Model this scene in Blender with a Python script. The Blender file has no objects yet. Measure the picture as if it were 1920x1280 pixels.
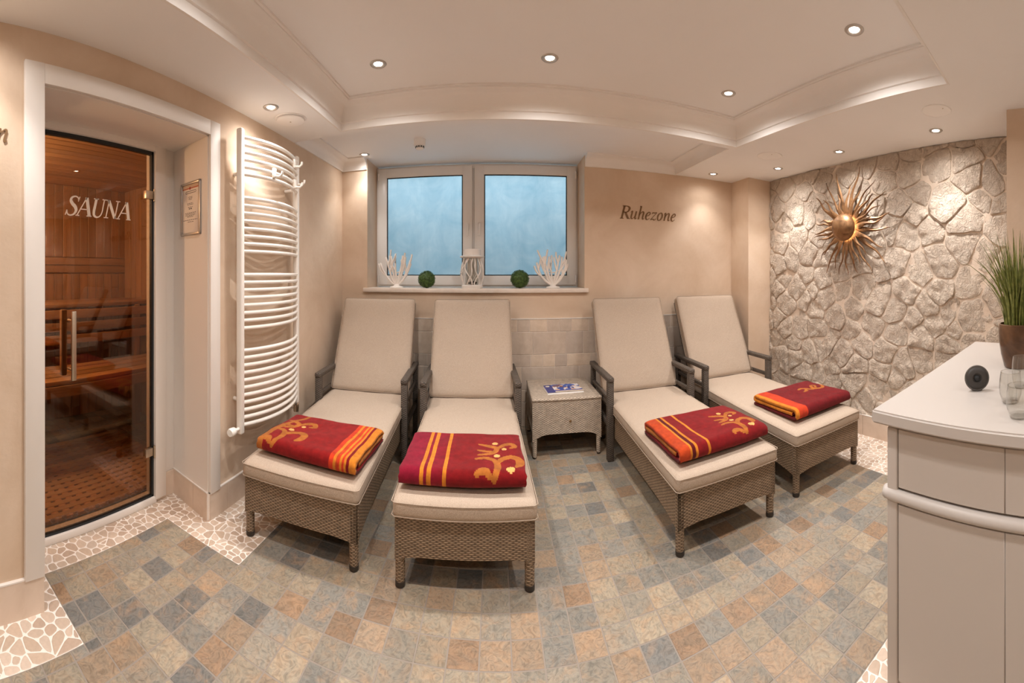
import bpy, bmesh, math, random
from mathutils import Vector, Matrix, noise
R = random.Random(7)
PI = math.pi
scn = bpy.context.scene
COL = scn.collection

# ------------------------------------------------------------------ camera
# the photograph is a stitched cylindrical panorama: 730 px per radian, horizon at row 513, room axis at column 931
F, X0, YH, HC = 730.0, 931.0, 513.0, 1.36
cd = bpy.data.cameras.new('camera')
cam = bpy.data.objects.new('camera', cd)
COL.objects.link(cam)
cam.location = (0, 0, HC)
cam.rotation_euler = (PI / 2, 0, 0)
cd.type = 'PANO'
cd.panorama_type = 'CENTRAL_CYLINDRICAL'
cd.central_cylindrical_radius = 1.0
cd.central_cylindrical_range_u_min = -X0 / F
cd.central_cylindrical_range_u_max = (1920 - X0) / F
cd.central_cylindrical_range_v_min = -(1280 - YH) / F
cd.central_cylindrical_range_v_max = YH / F
cd.clip_start = 0.01
scn.camera = cam

# ------------------------------------------------------------------ world, exposure
w = bpy.data.worlds.new('sky')
scn.world = w
w.use_nodes = True
bg = w.node_tree.nodes['Background']
bg.inputs[0].default_value = (0.64, 0.73, 0.83, 1)
bg.inputs[1].default_value = 4.9
vs = scn.view_settings
vs.view_transform = 'Standard'
vs.look = 'None'
vs.exposure = 0.53
vs.gamma = 1.0
vs.use_curve_mapping = False
try:
    scn.cycles.use_denoising = True
    scn.cycles.diffuse_bounces = 4
    scn.cycles.glossy_bounces = 3
    scn.cycles.max_bounces = 10
    scn.cycles.adaptive_threshold = 0.06
    scn.cycles.adaptive_min_samples = 16
    scn.cycles.transparent_max_bounces = 12
    scn.cycles.sample_clamp_indirect = 6.0
    scn.cycles.caustics_reflective = False
    scn.cycles.caustics_refractive = False
except Exception:
    pass
LAMP_COL = (1.0, 0.965, 0.94)
SPOT_W = 16.0        # each recessed downlight
SPOT_CONE = 92.0
FLOOD_W = 24.0       # the wide stray light of the same lamp

# ------------------------------------------------------------------ helpers
MATS = {}
def srgb(r, g, b):
    f = lambda c: c / 12.92 if c <= 0.04045 else ((c + 0.055) / 1.055) ** 2.4
    return (f(r / 255), f(g / 255), f(b / 255), 1.0)

class NT:
    def __init__(s, name):
        s.m = bpy.data.materials.new(name)
        s.m.use_nodes = True
        s.t = s.m.node_tree
        s.b = s.t.nodes['Principled BSDF']
        s.out = s.t.nodes['Material Output']
    def n(s, typ, **kw):
        nd = s.t.nodes.new(typ)
        for k, v in kw.items():
            if k in nd.inputs.keys():
                nd.inputs[k].default_value = v
            else:
                setattr(nd, k, v)
        return nd
    def l(s, a, b):
        s.t.links.new(a, b)
    def ramp(s, fac, stops):
        r = s.n('ShaderNodeValToRGB')
        els = r.color_ramp.elements
        while len(els) < len(stops):
            els.new(0.5)
        for e, (p, c) in zip(els, stops):
            e.position = p
            e.color = c
        s.l(fac, r.inputs[0])
        return r.outputs[0]
    def bump(s, h, strength=0.3, dist=0.01, prev=None):
        b = s.n('ShaderNodeBump', Strength=strength, Distance=dist)
        s.l(h, b.inputs['Height'])
        if prev is not None:
            s.l(prev, b.inputs['Normal'])
        s.l(b.outputs[0], s.b.inputs['Normal'])
        return b.outputs[0]
    def coord(s, which='Object', scale=(1, 1, 1)):
        tc = s.n('ShaderNodeTexCoord')
        mp = s.n('ShaderNodeMapping')
        mp.inputs['Scale'].default_value = scale
        s.l(tc.outputs[which], mp.inputs[0])
        return mp.outputs[0]
    def noise(s, vec, scale, detail=4, rough=0.55, dist=0.0):
        n = s.n('ShaderNodeTexNoise', Scale=scale, Detail=detail, Roughness=rough, Distortion=dist)
        s.l(vec, n.inputs['Vector'])
        return n.outputs['Fac']
    def mix(s, fac, a, b, mode='MIX'):
        m = s.n('ShaderNodeMix', data_type='RGBA', blend_type=mode)
        for i, v in ((0, fac), (6, a), (7, b)):
            if hasattr(v, 'links') or hasattr(v, 'is_linked'):
                s.l(v, m.inputs[i])
            else:
                m.inputs[i].default_value = v
        return m.outputs[2]

def plain(name, col, rough=0.5, metal=0.0, spec=0.5, **kw):
    t = NT(name)
    t.b.inputs['Base Color'].default_value = col
    t.b.inputs['Roughness'].default_value = rough
    t.b.inputs['Metallic'].default_value = metal
    t.b.inputs['Specular IOR Level'].default_value = spec
    for k, v in kw.items():
        t.b.inputs[k.replace('_', ' ')].default_value = v
    MATS[name] = t.m
    return t

def mottled(name, c1, c2, scale=3.0, fine=60.0, bump=0.15, dist=0.004, rough=0.8, spec=0.3, which='Object'):
    t = plain(name, c1, rough, spec=spec)
    v = t.coord(which)
    a = t.noise(v, scale, 5, 0.6, 0.6)
    c = t.ramp(a, [(0.3, c1), (0.7, c2)])
    t.l(c, t.b.inputs['Base Color'])
    if bump:
        h = t.noise(v, fine, 4, 0.6)
        t.bump(h, bump, dist)
    return t

class MB:
    """collects vertices and faces of ONE mesh"""
    def __init__(s):
        s.v, s.f, s.c = [], [], []
        s.cur = None
    def add(s, vs, fs, col=None):
        o = len(s.v)
        s.v += [tuple(p) for p in vs]
        s.f += [tuple(i + o for i in f) for f in fs]
        s.c += [col] * len(fs)
        return s
    def box(s, x0, x1, y0, y1, z0, z1, col=None):
        return s.add([(x0, y0, z0), (x1, y0, z0), (x1, y1, z0), (x0, y1, z0), (x0, y0, z1), (x1, y0, z1), (x1, y1, z1), (x0, y1, z1)],
                     [(0, 3, 2, 1), (4, 5, 6, 7), (0, 1, 5, 4), (1, 2, 6, 5), (2, 3, 7, 6), (3, 0, 4, 7)], col)
    def rbox(s, x0, x1, y0, y1, z0, z1, r=0.004, seg=2):
        """box with rounded edges"""
        bm = bmesh.new()
        bmesh.ops.create_cube(bm, size=1)
        for v in bm.verts:
            v.co = Vector((x0 + (v.co.x + .5) * (x1 - x0), y0 + (v.co.y + .5) * (y1 - y0), z0 + (v.co.z + .5) * (z1 - z0)))
        r = min(r, abs(x1 - x0) * .49, abs(y1 - y0) * .49, abs(z1 - z0) * .49)
        bmesh.ops.bevel(bm, geom=list(bm.edges), offset=r, segments=seg, affect='EDGES', profile=0.5)
        return s.bm(bm)
    def bm(s, bm, mat=None):
        bm.verts.ensure_lookup_table()
        vs = [(mat @ v.co) if mat else v.co.copy() for v in bm.verts]
        fs = [[v.index for v in f.verts] for f in bm.faces]
        bm.free()
        return s.add(vs, fs)
    def prism(s, poly, z0, z1, col=None):
        n = len(poly)
        a = sum(poly[i][0] * poly[(i + 1) % n][1] - poly[(i + 1) % n][0] * poly[i][1] for i in range(n))
        if a < 0:
            poly = poly[::-1]
        vs = [(x, y, z0) for x, y in poly] + [(x, y, z1) for x, y in poly]
        fs = [tuple(range(n))[::-1], tuple(range(n, 2 * n))] + [(i, (i + 1) % n, n + (i + 1) % n, n + i) for i in range(n)]
        return s.add(vs, fs, col)
    def tube(s, pts, r, seg=8, caps=True, closed=False):
        pts = [Vector(p) for p in pts]
        n = len(pts)
        rr = r if isinstance(r, (list, tuple)) else [r] * n
        rings = []
        up = Vector((0, 0, 1))
        for i, p in enumerate(pts):
            if closed:
                t = pts[(i + 1) % n] - pts[i - 1]
            else:
                t = pts[min(i + 1, n - 1)] - pts[max(i - 1, 0)]
            t.normalize()
            a = up.cross(t)
            if a.length < 0.05:
                a = Vector((1, 0, 0)).cross(t)
            a.normalize()
            b = t.cross(a)
            rings.append([p + (a * math.cos(2 * PI * k / seg) + b * math.sin(2 * PI * k / seg)) * rr[i] for k in range(seg)])
        vs = [q for ring in rings for q in ring]
        fs = []
        m = n if closed else n - 1
        for i in range(m):
            j = (i + 1) % n
            for k in range(seg):
                k2 = (k + 1) % seg
                fs.append((i * seg + k, i * seg + k2, j * seg + k2, j * seg + k))
        if caps and not closed:
            fs.append(tuple(range(seg))[::-1])
            fs.append(tuple((n - 1) * seg + k for k in range(seg)))
        return s.add(vs, fs)
    def lathe(s, prof, seg=24, axis='z', c=(0, 0, 0)):
        """profile [(radius, height)] turned about an axis"""
        vs, fs = [], []
        idx = []
        for r, h in prof:
            row = []
            if r < 1e-6:
                vs.append((0, 0, h)); row = [len(vs) - 1] * seg
            else:
                for k in range(seg):
                    a = 2 * PI * k / seg
                    vs.append((r * math.cos(a), r * math.sin(a), h)); row.append(len(vs) - 1)
            idx.append(row)
        for i in range(len(prof) - 1):
            for k in range(seg):
                q = [idx[i][k], idx[i][(k + 1) % seg], idx[i + 1][(k + 1) % seg], idx[i + 1][k]]
                u = []
                for e in q:
                    if e not in u:
                        u.append(e)
                if len(u) > 2:
                    fs.append(tuple(u))
        if axis == 'x':
            vs = [(h, x, y) for x, y, h in vs]
        elif axis == 'y':
            vs = [(y, h, x) for x, y, h in vs]
        vs = [(x + c[0], y + c[1], z + c[2]) for x, y, z in vs]
        return s.add(vs, fs)
    def build(s, name, mat, parent=None, loc=None, rot=None, smooth=None, uv=False, obj=True):
        me = bpy.data.meshes.new(name)
        me.from_pydata(s.v, [], s.f)
        me.validate(clean_customdata=False)
        if any(c is not None for c in s.c) and len(me.polygons) == len(s.c):
            at = me.attributes.new('col', 'FLOAT_COLOR', 'FACE')
            flat = []
            for c in s.c:
                flat += list(c or (1, 1, 1, 1))
            at.data.foreach_set('color', flat)
        if uv:
            boxuv(me)
        me.materials.append(MATS[mat] if isinstance(mat, str) else mat)
        if smooth is not None:
            me.polygons.foreach_set('use_smooth', [True] * len(me.polygons))
            if smooth < 180:
                me.set_sharp_from_angle(angle=math.radians(smooth))
        me.update()
        if not obj:
            return me
        return place(name, me, parent, loc, rot)

def boxuv(me):
    uv = me.uv_layers.new(name='UVMap')
    for p in me.polygons:
        n = p.normal
        ax = max(range(3), key=lambda i: abs(n[i]))
        for li in p.loop_indices:
            co = me.vertices[me.loops[li].vertex_index].co
            uv.data[li].uv = (co.y, co.z) if ax == 0 else ((co.x, co.z) if ax == 1 else (co.x, co.y))

def place(name, me, parent=None, loc=None, rot=None):
    o = bpy.data.objects.new(name, me)
    COL.objects.link(o)
    if parent is not None:
        o.parent = parent
    if loc is not None:
        o.location = loc
    if rot is not None:
        o.rotation_euler = rot
    return o

def thing(name, label, cat, loc=(0, 0, 0), rz=0.0, group=None):
    o = bpy.data.objects.new(name, None)
    COL.objects.link(o)
    o.empty_display_size = 0.1
    o.location = loc
    o.rotation_euler = (0, 0, rz)
    return tag(o, label, cat, group)

def tag(o, label, cat, group=None):
    o['label'] = label
    o['category'] = cat
    if group:
        o['group'] = group
    return o

def struct(o, label=None):
    o['kind'] = 'structure'
    if label:
        o['label'] = label
    return o

def copy_tree(o, parent=None):
    c = o.copy()
    COL.objects.link(c)
    if parent is not None:
        c.parent = parent
    for ch in list(o.children):
        copy_tree(ch, c)
    return c

def chaikin(p, it=1):
    for _ in range(it):
        q = []
        for i in range(len(p)):
            a, b = p[i], p[(i + 1) % len(p)]
            q += [(a[0] * .78 + b[0] * .22, a[1] * .78 + b[1] * .22), (a[0] * .22 + b[0] * .78, a[1] * .22 + b[1] * .78)]
        p = q
    return p

def clip(poly, nx, ny, d):
    """keep the side nx*x+ny*y<=d"""
    out = []
    n = len(poly)
    for i in range(n):
        a, b = poly[i], poly[(i + 1) % n]
        da, db = nx * a[0] + ny * a[1] - d, nx * b[0] + ny * b[1] - d
        if da <= 0:
            out.append(a)
        if da * db < 0:
            t = da / (da - db)
            out.append((a[0] + (b[0] - a[0]) * t, a[1] + (b[1] - a[1]) * t))
    return out

def voronoi(seeds, region, gap, reach):
    cells = []
    for i, (x, y) in enumerate(seeds):
        poly = list(region)
        for j, (u, v) in enumerate(seeds):
            if i == j or abs(u - x) > reach or abs(v - y) > reach:
                continue
            dx, dy = u - x, v - y
            L = math.hypot(dx, dy)
            poly = clip(poly, dx / L, dy / L, (dx * (x + u) / 2 + dy * (y + v) / 2) / L - gap / 2)
            if len(poly) < 3:
                break
        if len(poly) >= 3:
            cells.append(poly)
    return cells

def area(p):
    return abs(sum(p[i][0] * p[(i + 1) % len(p)][1] - p[(i + 1) % len(p)][0] * p[i][1] for i in range(len(p)))) / 2

def centroid(p):
    return (sum(q[0] for q in p) / len(p), sum(q[1] for q in p) / len(p))

def shrink(p, c, k):
    return [(c[0] + (x - c[0]) * k, c[1] + (y - c[1]) * k) for x, y in p]

def sweep(path, prof, closed=False):
    """sweep a profile [(offset to the left of the path, height)] along a plan polyline [(x,y)] with mitred corners"""
    mb = MB()
    n = len(path)
    rows = []
    for i in range(n):
        p = Vector(path[i])
        if closed or 0 < i < n - 1:
            a = (p - Vector(path[i - 1])).normalized()
            b = (Vector(path[(i + 1) % n]) - p).normalized()
        elif i == 0:
            a = b = (Vector(path[1]) - p).normalized()
        else:
            a = b = (p - Vector(path[i - 1])).normalized()
        na, nb = Vector((-a.y, a.x)), Vector((-b.y, b.x))
        m = (na + nb)
        m = m / max(m.dot(na), 0.2)
        rows.append([(p.x + m.x * o, p.y + m.y * o, h) for o, h in prof])
    k = len(prof)
    vs = [q for r in rows for q in r]
    fs = []
    for i in range(n if closed else n - 1):
        j = (i + 1) % n
        for e in range(k):
            e2 = (e + 1) % k
            fs.append((i * k + e, i * k + e2, j * k + e2, j * k + e))
    if not closed:
        fs += [tuple(range(k)), tuple((n - 1) * k + e for e in range(k))[::-1]]
    return mb.add(vs, fs)

# ------------------------------------------------------------------ materials
mottled('plaster', srgb(226, 204, 182), srgb(210, 184, 158), 2.2, 22, 0.2, 0.006, 0.75)
mottled('ceiling_paint', srgb(245, 243, 242), srgb(242, 240, 238), 1.2, 80, 0.03, 0.002, 0.85)
mottled('moulding', srgb(243, 239, 235), srgb(240, 235, 230), 2, 80, 0.0, 0.002, 0.6)
plain('white_lacquer', srgb(232, 224, 216), 0.5)
plain('white_enamel', srgb(244, 238, 230), 0.2)
plain('window_white', srgb(238, 234, 230), 0.3)
mottled('sill_stone', srgb(236, 224, 212), srgb(224, 208, 194), 8, 60, 0.02, 0.002, 0.3)
plain('black_rubber', srgb(24, 26, 28), 0.5)
plain('chrome', srgb(190, 184, 178), 0.35, 0.85)
plain('brushed_steel', srgb(200, 186, 168), 0.36, 1.0)
plain('dark_metal', srgb(60, 52, 46), 0.4, 0.8)
plain('lettering_bronze', srgb(128, 96, 62), 0.5, 0.25)
plain('etched_white', srgb(226, 208, 190), 0.7)
plain('grout', srgb(150, 139, 128), 0.9)
plain('pale_grout', srgb(240, 230, 220), 0.9)
plain('counter_white', srgb(196, 188, 181), 0.4)
plain('counter_body', srgb(194, 184, 175), 0.5)
plain('plastic_black', srgb(58, 54, 51), 0.5)
plain('plastic_grey', srgb(84, 80, 76), 0.5)
plain('plastic_white', srgb(246, 243, 240), 0.5)

def wall_tile_mat():
    t = mottled('wainscot_tile', srgb(228, 212, 196), srgb(208, 190, 172), 9, 40, 0.25, 0.004, 0.55)
    oi = t.n('ShaderNodeObjectInfo')
    src = t.b.inputs['Base Color'].links[0].from_socket
    c = t.ramp(oi.outputs['Random'], [(0, (0.8, 0.8, 0.82, 1)), (1, (1.1, 1.06, 1.0, 1))])
    t.l(t.mix(1.0, src, c, 'MULTIPLY'), t.b.inputs['Base Color'])
    t = mottled('base_tile', srgb(226, 206, 188), srgb(212, 190, 170), 7, 40, 0.1, 0.003, 0.45)
wall_tile_mat()

SLATE = [(srgb(156, 147, 133), 5), (srgb(146, 141, 132), 5), (srgb(128, 125, 120), 2.4), (srgb(166, 145, 123), 3.4), (srgb(172, 158, 138), 5), (srgb(156, 131, 108), 1.8), (srgb(162, 150, 132), 5)]
def slate_pick():
    return R.choices([c for c, _ in SLATE], [k for _, k in SLATE])[0]

def slate_mat(name, attr):
    t = plain(name, (1, 1, 1, 1), 0.5, spec=0.45)
    if attr:
        a = t.n('ShaderNodeAttribute', attribute_name='col')
    else:
        a = t.n('ShaderNodeObjectInfo')
    base = a.outputs['Color']
    tc = t.n('ShaderNodeTexCoord')
    if attr:
        vec = tc.outputs['Object']
    else:
        ad = t.n('ShaderNodeVectorMath', operation='ADD')
        oi = a
        t.l(tc.outputs['Object'], ad.inputs[0])
        t.l(oi.outputs['Location'], ad.inputs[1])
        vec = ad.outputs[0]
    n1 = t.noise(vec, 13, 6, 0.62, 2.2)
    n2 = t.noise(vec, 24, 3, 0.55, 3.5)
    c = t.mix(1.0, base, t.ramp(n1, [(0.28, (0.74, 0.75, 0.75, 1)), (0.46, (0.97, 0.98, 0.97, 1)), (0.56, (1.06, 1.0, 0.94, 1)), (0.66, (0.92, 0.86, 0.80, 1)), (0.78, (1.2, 1.08, 0.94, 1))]), 'MULTIPLY')
    n3 = t.noise(vec, 9, 3, 0.6, 1.0)
    c = t.mix(t.ramp(n3, [(0.52, (0, 0, 0, 1)), (0.72, (0.55, 0.55, 0.55, 1))]), c, srgb(178, 142, 108))
    c = t.mix(1.0, c, t.ramp(n2, [(0.34, (0.76, 0.76, 0.76, 1)), (0.5, (1, 1, 1, 1)), (0.62, (1.13, 1.12, 1.10, 1))]), 'MULTIPLY')
    t.l(c, t.b.inputs['Base Color'])
    t.l(t.ramp(n2, [(0.3, (0.34,) * 3 + (1,)), (0.7, (0.6,) * 3 + (1,))]), t.b.inputs['Roughness'])
    b = t.bump(n1, 0.4, 0.006)
    t.bump(n2, 0.45, 0.004, b)
slate_mat('slate', False)
slate_mat('slate_rest', True)

def pebble_mat(name, attr):
    t = plain(name, (1, 1, 1, 1), 0.5)
    if attr:
        a = t.n('ShaderNodeAttribute', attribute_name='col')
        base = a.outputs['Color']
    else:
        a = t.n('ShaderNodeObjectInfo')
        base = a.outputs['Color']
    n = t.noise(t.coord('Object'), 60, 4)
    t.l(t.mix(1.0, base, t.ramp(n, [(0.3, (0.92, 0.92, 0.92, 1)), (0.7, (1.05, 1.05, 1.05, 1))]), 'MULTIPLY'), t.b.inputs['Base Color'])
pebble_mat('pebble', False)
pebble_mat('pebble_rest', True)

def stone_mat():
    t = plain('quarry_stone', srgb(214, 194, 174), 0.85, spec=0.2)
    tc = t.n('ShaderNodeTexCoord')
    oi = t.n('ShaderNodeObjectInfo')
    v = tc.outputs['Object']
    a = t.noise(v, 7, 6, 0.65, 0.8)
    c = t.ramp(a, [(0.25, srgb(218, 197, 177)), (0.55, srgb(238, 221, 203)), (0.8, srgb(244, 231, 216))])
    c = t.mix(1.0, c, t.ramp(oi.outputs['Random'], [(0, (0.92, 0.91, 0.90, 1)), (1, (1.04, 1.04, 1.03, 1))]), 'MULTIPLY')
    t.l(c, t.b.inputs['Base Color'])
    n1 = t.noise(v, 24, 6, 0.65, 1.2)
    n2 = t.noise(v, 90, 4, 0.6, 0.5)
    b = t.bump(n1, 1.0, 0.045)
    t.bump(n2, 0.4, 0.010, b)
    t = mottled('mortar', srgb(228, 210, 192), srgb(216, 196, 176), 6, 50, 0.4, 0.008, 0.9)
stone_mat()

def wicker_mat(name, c_hi, c_lo, row=0.0078, wid=0.027):
    """woven strands: every row bulges, passing over and under the stakes in turn"""
    t = plain(name, c_hi, 0.55, spec=0.35)
    tc = t.n('ShaderNodeTexCoord')
    dv = t.n('ShaderNodeVectorMath', operation='SCALE')
    dv.inputs['Scale'].default_value = 0.006
    nzc = t.n('ShaderNodeTexNoise', Scale=30.0, Detail=2.0)
    t.l(tc.outputs['UV'], nzc.inputs['Vector'])
    t.l(nzc.outputs['Color'], dv.inputs[0])
    ad = t.n('ShaderNodeVectorMath', operation='ADD')
    t.l(tc.outputs['UV'], ad.inputs[0]); t.l(dv.outputs[0], ad.inputs[1])
    sp = t.n('ShaderNodeSeparateXYZ')
    t.l(ad.outputs[0], sp.inputs[0])
    def m(op, a, b=None, c=None):
        n = t.n('ShaderNodeMath', operation=op)
        for i, v in enumerate((a, b, c)):
            if v is None:
                continue
            if isinstance(v, (int, float)):
                n.inputs[i].default_value = v
            else:
                t.l(v, n.inputs[i])
        return n.outputs[0]
    r = m('MULTIPLY', sp.outputs[1], 1 / row)
    strand = m('ABSOLUTE', m('SINE', m('MULTIPLY', r, PI)))
    over = m('MULTIPLY_ADD', m('SINE', m('MULTIPLY_ADD', m('FLOOR', r), PI, m('MULTIPLY', sp.outputs[0], 2 * PI / wid))), 0.5, 0.5)
    h = m('MULTIPLY', m('POWER', strand, 0.6), m('MULTIPLY_ADD', over, 0.75, 0.25))
    nz = t.noise(tc.outputs['UV'], 30, 3)
    mid = tuple((p * .55 + q * .45) for p, q in zip(c_hi, c_lo))
    c = t.ramp(h, [(0.05, c_lo), (0.4, mid), (0.85, c_hi)])
    t.l(t.mix(1.0, c, t.ramp(nz, [(0.3, (0.82,) * 3 + (1,)), (0.7, (1.15,) * 3 + (1,))]), 'MULTIPLY'), t.b.inputs['Base Color'])
    t.bump(h, 0.8, 0.004)
wicker_mat('wicker', srgb(166, 142, 116), srgb(62, 45, 32))
wicker_mat('wicker_dark', srgb(110, 98, 87), srgb(36, 30, 26), 0.0075, 0.026)
wicker_mat('wicker_pale', srgb(216, 199, 180), srgb(128, 110, 92))

def linen_mat():
    t = plain('linen', srgb(228, 208, 188), 0.9, spec=0.15)
    tc = t.n('ShaderNodeTexCoord')
    v1 = t.coord('Object', (260, 900, 260))
    v2 = t.coord('Object', (900, 260, 900))
    a, b = t.noise(v1, 1, 2), t.noise(v2, 1, 2)
    m = t.n('ShaderNodeMath', operation='MULTIPLY')
    t.l(a, m.inputs[0]); t.l(b, m.inputs[1])
    c = t.ramp(m.outputs[0], [(0.12, srgb(166, 147, 129)), (0.4, srgb(200, 182, 164))])
    n = t.noise(t.coord('Object'), 14, 4, 0.6, 0.6)
    t.l(c, t.b.inputs['Base Color'])
    bb = t.bump(m.outputs[0], 0.12, 0.002)
    t.bump(n, 0.22, 0.012, bb)
linen_mat()

def towel_mat():
    t = plain('towel_terry', (1, 1, 1, 1), 0.95, spec=0.1)
    a = t.n('ShaderNodeAttribute', attribute_name='col')
    v = t.coord('Object')
    n = t.noise(v, 420, 2)
    n2 = t.noise(v, 30, 4, 0.6)
    c = t.mix(1.0, a.outputs['Color'], t.ramp(n2, [(0.3, (0.66, 0.6, 0.6, 1)), (0.7, (1.05, 1.0, 0.98, 1))]), 'MULTIPLY')
    t.l(c, t.b.inputs['Base Color'])
    t.b.inputs['Sheen Weight'].default_value = 0.08
    t.b.inputs['Sheen Roughness'].default_value = 0.6
    t.bump(n, 0.5, 0.003)
towel_mat()

def print_mat():
    t = plain('printed_paper', (1, 1, 1, 1), 0.35)
    a = t.n('ShaderNodeAttribute', attribute_name='col')
    t.l(a.outputs['Color'], t.b.inputs['Base Color'])
print_mat()

def wood_mat(name, c1, c2, sc):
    t = plain(name, c1, 0.5)
    tc = t.n('ShaderNodeTexCoord')
    oi = t.n('ShaderNodeObjectInfo')
    mp = t.n('ShaderNodeMapping')
    mp.inputs['Scale'].default_value = sc
    t.l(tc.outputs['Object'], mp.inputs[0]); t.l(oi.outputs['Location'], mp.inputs['Location'])
    n = t.noise(mp.outputs[0], 1, 5, 0.6, 0.8)
    c = t.ramp(n, [(0.3, c1), (0.7, c2)])
    t.l(t.mix(1.0, c, t.ramp(oi.outputs['Random'], [(0, (0.8, 0.78, 0.76, 1)), (1, (1.12, 1.1, 1.08, 1))]), 'MULTIPLY'), t.b.inputs['Base Color'])
wood_mat('sauna_wood', srgb(172, 130, 88), srgb(200, 158, 112), (30, 30, 2.5))
wood_mat('sauna_wood_y', srgb(178, 136, 92), srgb(206, 164, 116), (30, 2.5, 30))
wood_mat('sauna_wood_x', srgb(184, 132, 86), srgb(210, 158, 106), (2.5, 30, 30))

def sun_metal():
    t = plain('aged_copper', srgb(150, 112, 74), 0.42, 0.6)
    n = t.noise(t.coord('Object'), 9, 5, 0.65, 1.0)
    t.l(t.ramp(n, [(0.3, srgb(80, 56, 38)), (0.5, srgb(140, 102, 68)), (0.75, srgb(176, 136, 96))]), t.b.inputs['Base Color'])
    t.l(t.ramp(n, [(0.3, (0.55,) * 3 + (1,)), (0.7, (0.34,) * 3 + (1,))]), t.b.inputs['Roughness'])
    t.bump(t.noise(t.coord('Object'), 60, 3), 0.1, 0.003)
sun_metal()

def emit(name, col, k):
    t = plain(name, col, 0.5)
    t.b.inputs['Emission Color'].default_value = col
    t.b.inputs['Emission Strength'].default_value = k
emit('lamp_glow', (1.0, 0.9, 0.78, 1), 22)
emit('amber_glow', (1.0, 0.68, 0.38, 1), 7)

def schlick(t, f0):
    lw = t.n('ShaderNodeLayerWeight', Blend=0.5)
    p = t.n('ShaderNodeMath', operation='POWER'); p.inputs[1].default_value = 4.0
    t.l(lw.outputs['Facing'], p.inputs[0])
    m = t.n('ShaderNodeMath', operation='MULTIPLY_ADD'); m.inputs[1].default_value = 1 - f0; m.inputs[2].default_value = f0
    t.l(p.outputs[0], m.inputs[0])
    return m
def door_glass():
    t = NT('tinted_glass'); MATS['tinted_glass'] = t.m
    tr = t.n('ShaderNodeBsdfTransparent'); tr.inputs[0].default_value = (0.62, 0.50, 0.38, 1)
    gl = t.n('ShaderNodeBsdfGlossy', Roughness=0.0); gl.inputs[0].default_value = (0.9, 0.84, 0.78, 1)
    fr = schlick(t, .055)
    mx = t.n('ShaderNodeMixShader')
    t.l(fr.outputs[0], mx.inputs[0]); t.l(tr.outputs[0], mx.inputs[1]); t.l(gl.outputs[0], mx.inputs[2])
    t.l(mx.outputs[0], t.out.inputs[0])
    t = NT('frosted_pane'); MATS['frosted_pane'] = t.m
    v = t.coord('Object')
    n = t.noise(v, 5, 5, 0.6, 1.0)
    n2 = t.noise(t.coord('Object', (3.5, 1, .8)), 1.6, 5, 0.65, 0.5)
    tl = t.n('ShaderNodeBsdfTranslucent')
    t.l(t.mix(1.0, t.ramp(n, [(0.3, (0.66, 0.8, 0.86, 1)), (0.7, (0.9, 0.95, 0.97, 1))]), t.ramp(n2, [(0.3, (0.84, 0.88, 0.9, 1)), (0.65, (1, 1, 1, 1))]), 'MULTIPLY'), tl.inputs[0])
    tr = t.n('ShaderNodeBsdfTransparent'); tr.inputs[0].default_value = (0.8, 0.9, 0.93, 1)
    m1 = t.n('ShaderNodeMixShader', Fac=0.30)
    t.l(tl.outputs[0], m1.inputs[1]); t.l(tr.outputs[0], m1.inputs[2])
    gl = t.n('ShaderNodeBsdfGlossy', Roughness=0.03)
    fr = schlick(t, .03)
    mx = t.n('ShaderNodeMixShader')
    t.l(fr.outputs[0], mx.inputs[0]); t.l(m1.outputs[0], mx.inputs[1]); t.l(gl.outputs[0], mx.inputs[2])
    t.l(mx.outputs[0], t.out.inputs[0])
    t = NT('clear_glass'); MATS['clear_glass'] = t.m
    tr = t.n('ShaderNodeBsdfTransparent'); tr.inputs[0].default_value = (0.96, 0.96, 0.95, 1)
    gl = t.n('ShaderNodeBsdfGlossy', Roughness=0.01)
    fr = schlick(t, .06)
    mx = t.n('ShaderNodeMixShader')
    t.l(fr.outputs[0], mx.inputs[0]); t.l(tr.outputs[0], mx.inputs[1]); t.l(gl.outputs[0], mx.inputs[2])
    t.l(mx.outputs[0], t.out.inputs[0])
door_glass()

def leaf_mat(name, c1, c2, tr=0.0):
    t = plain(name, c1, 0.5)
    n = t.noise(t.coord('Object'), 50, 3)
    t.l(t.ramp(n, [(0.3, c1), (0.7, c2)]), t.b.inputs['Base Color'])
leaf_mat('boxwood', srgb(34, 58, 22), srgb(92, 122, 52))
leaf_mat('grass_blade', srgb(88, 98, 40), srgb(148, 150, 78))
t_ = mottled('pot_glaze', srgb(62, 42, 30), srgb(126, 92, 66), 5, 40, 0.02, 0.002, 0.14)
plain('soil', srgb(50, 38, 28), 0.9)
mottled('well_wall', srgb(200, 206, 206), srgb(150, 160, 160), 2.5, 40, 0.2, 0.01, 0.9)
plain('painted_twig', srgb(238, 230, 222), 0.6)
plain('foot_cap', srgb(52, 44, 38), 0.5)

# ------------------------------------------------------------------ room dimensions
XL, YB, XR = -1.45, 3.467, 2.70        # left wall, back wall, stone wall
ZC, ZB, ZT = 2.34, 2.44, 2.52          # low ceiling, bay ceiling at the window, tray ceiling
YF = -1.7                              # wall behind the camera
ZTOP = 2.62
WX0, WX1, WZ = -1.195, 0.797, 1.19     # window recess
DY0, DY1, DZ = 0.625, 1.588, 2.124     # sauna door recess
DX = -1.80                             # plane of the sauna door

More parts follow.
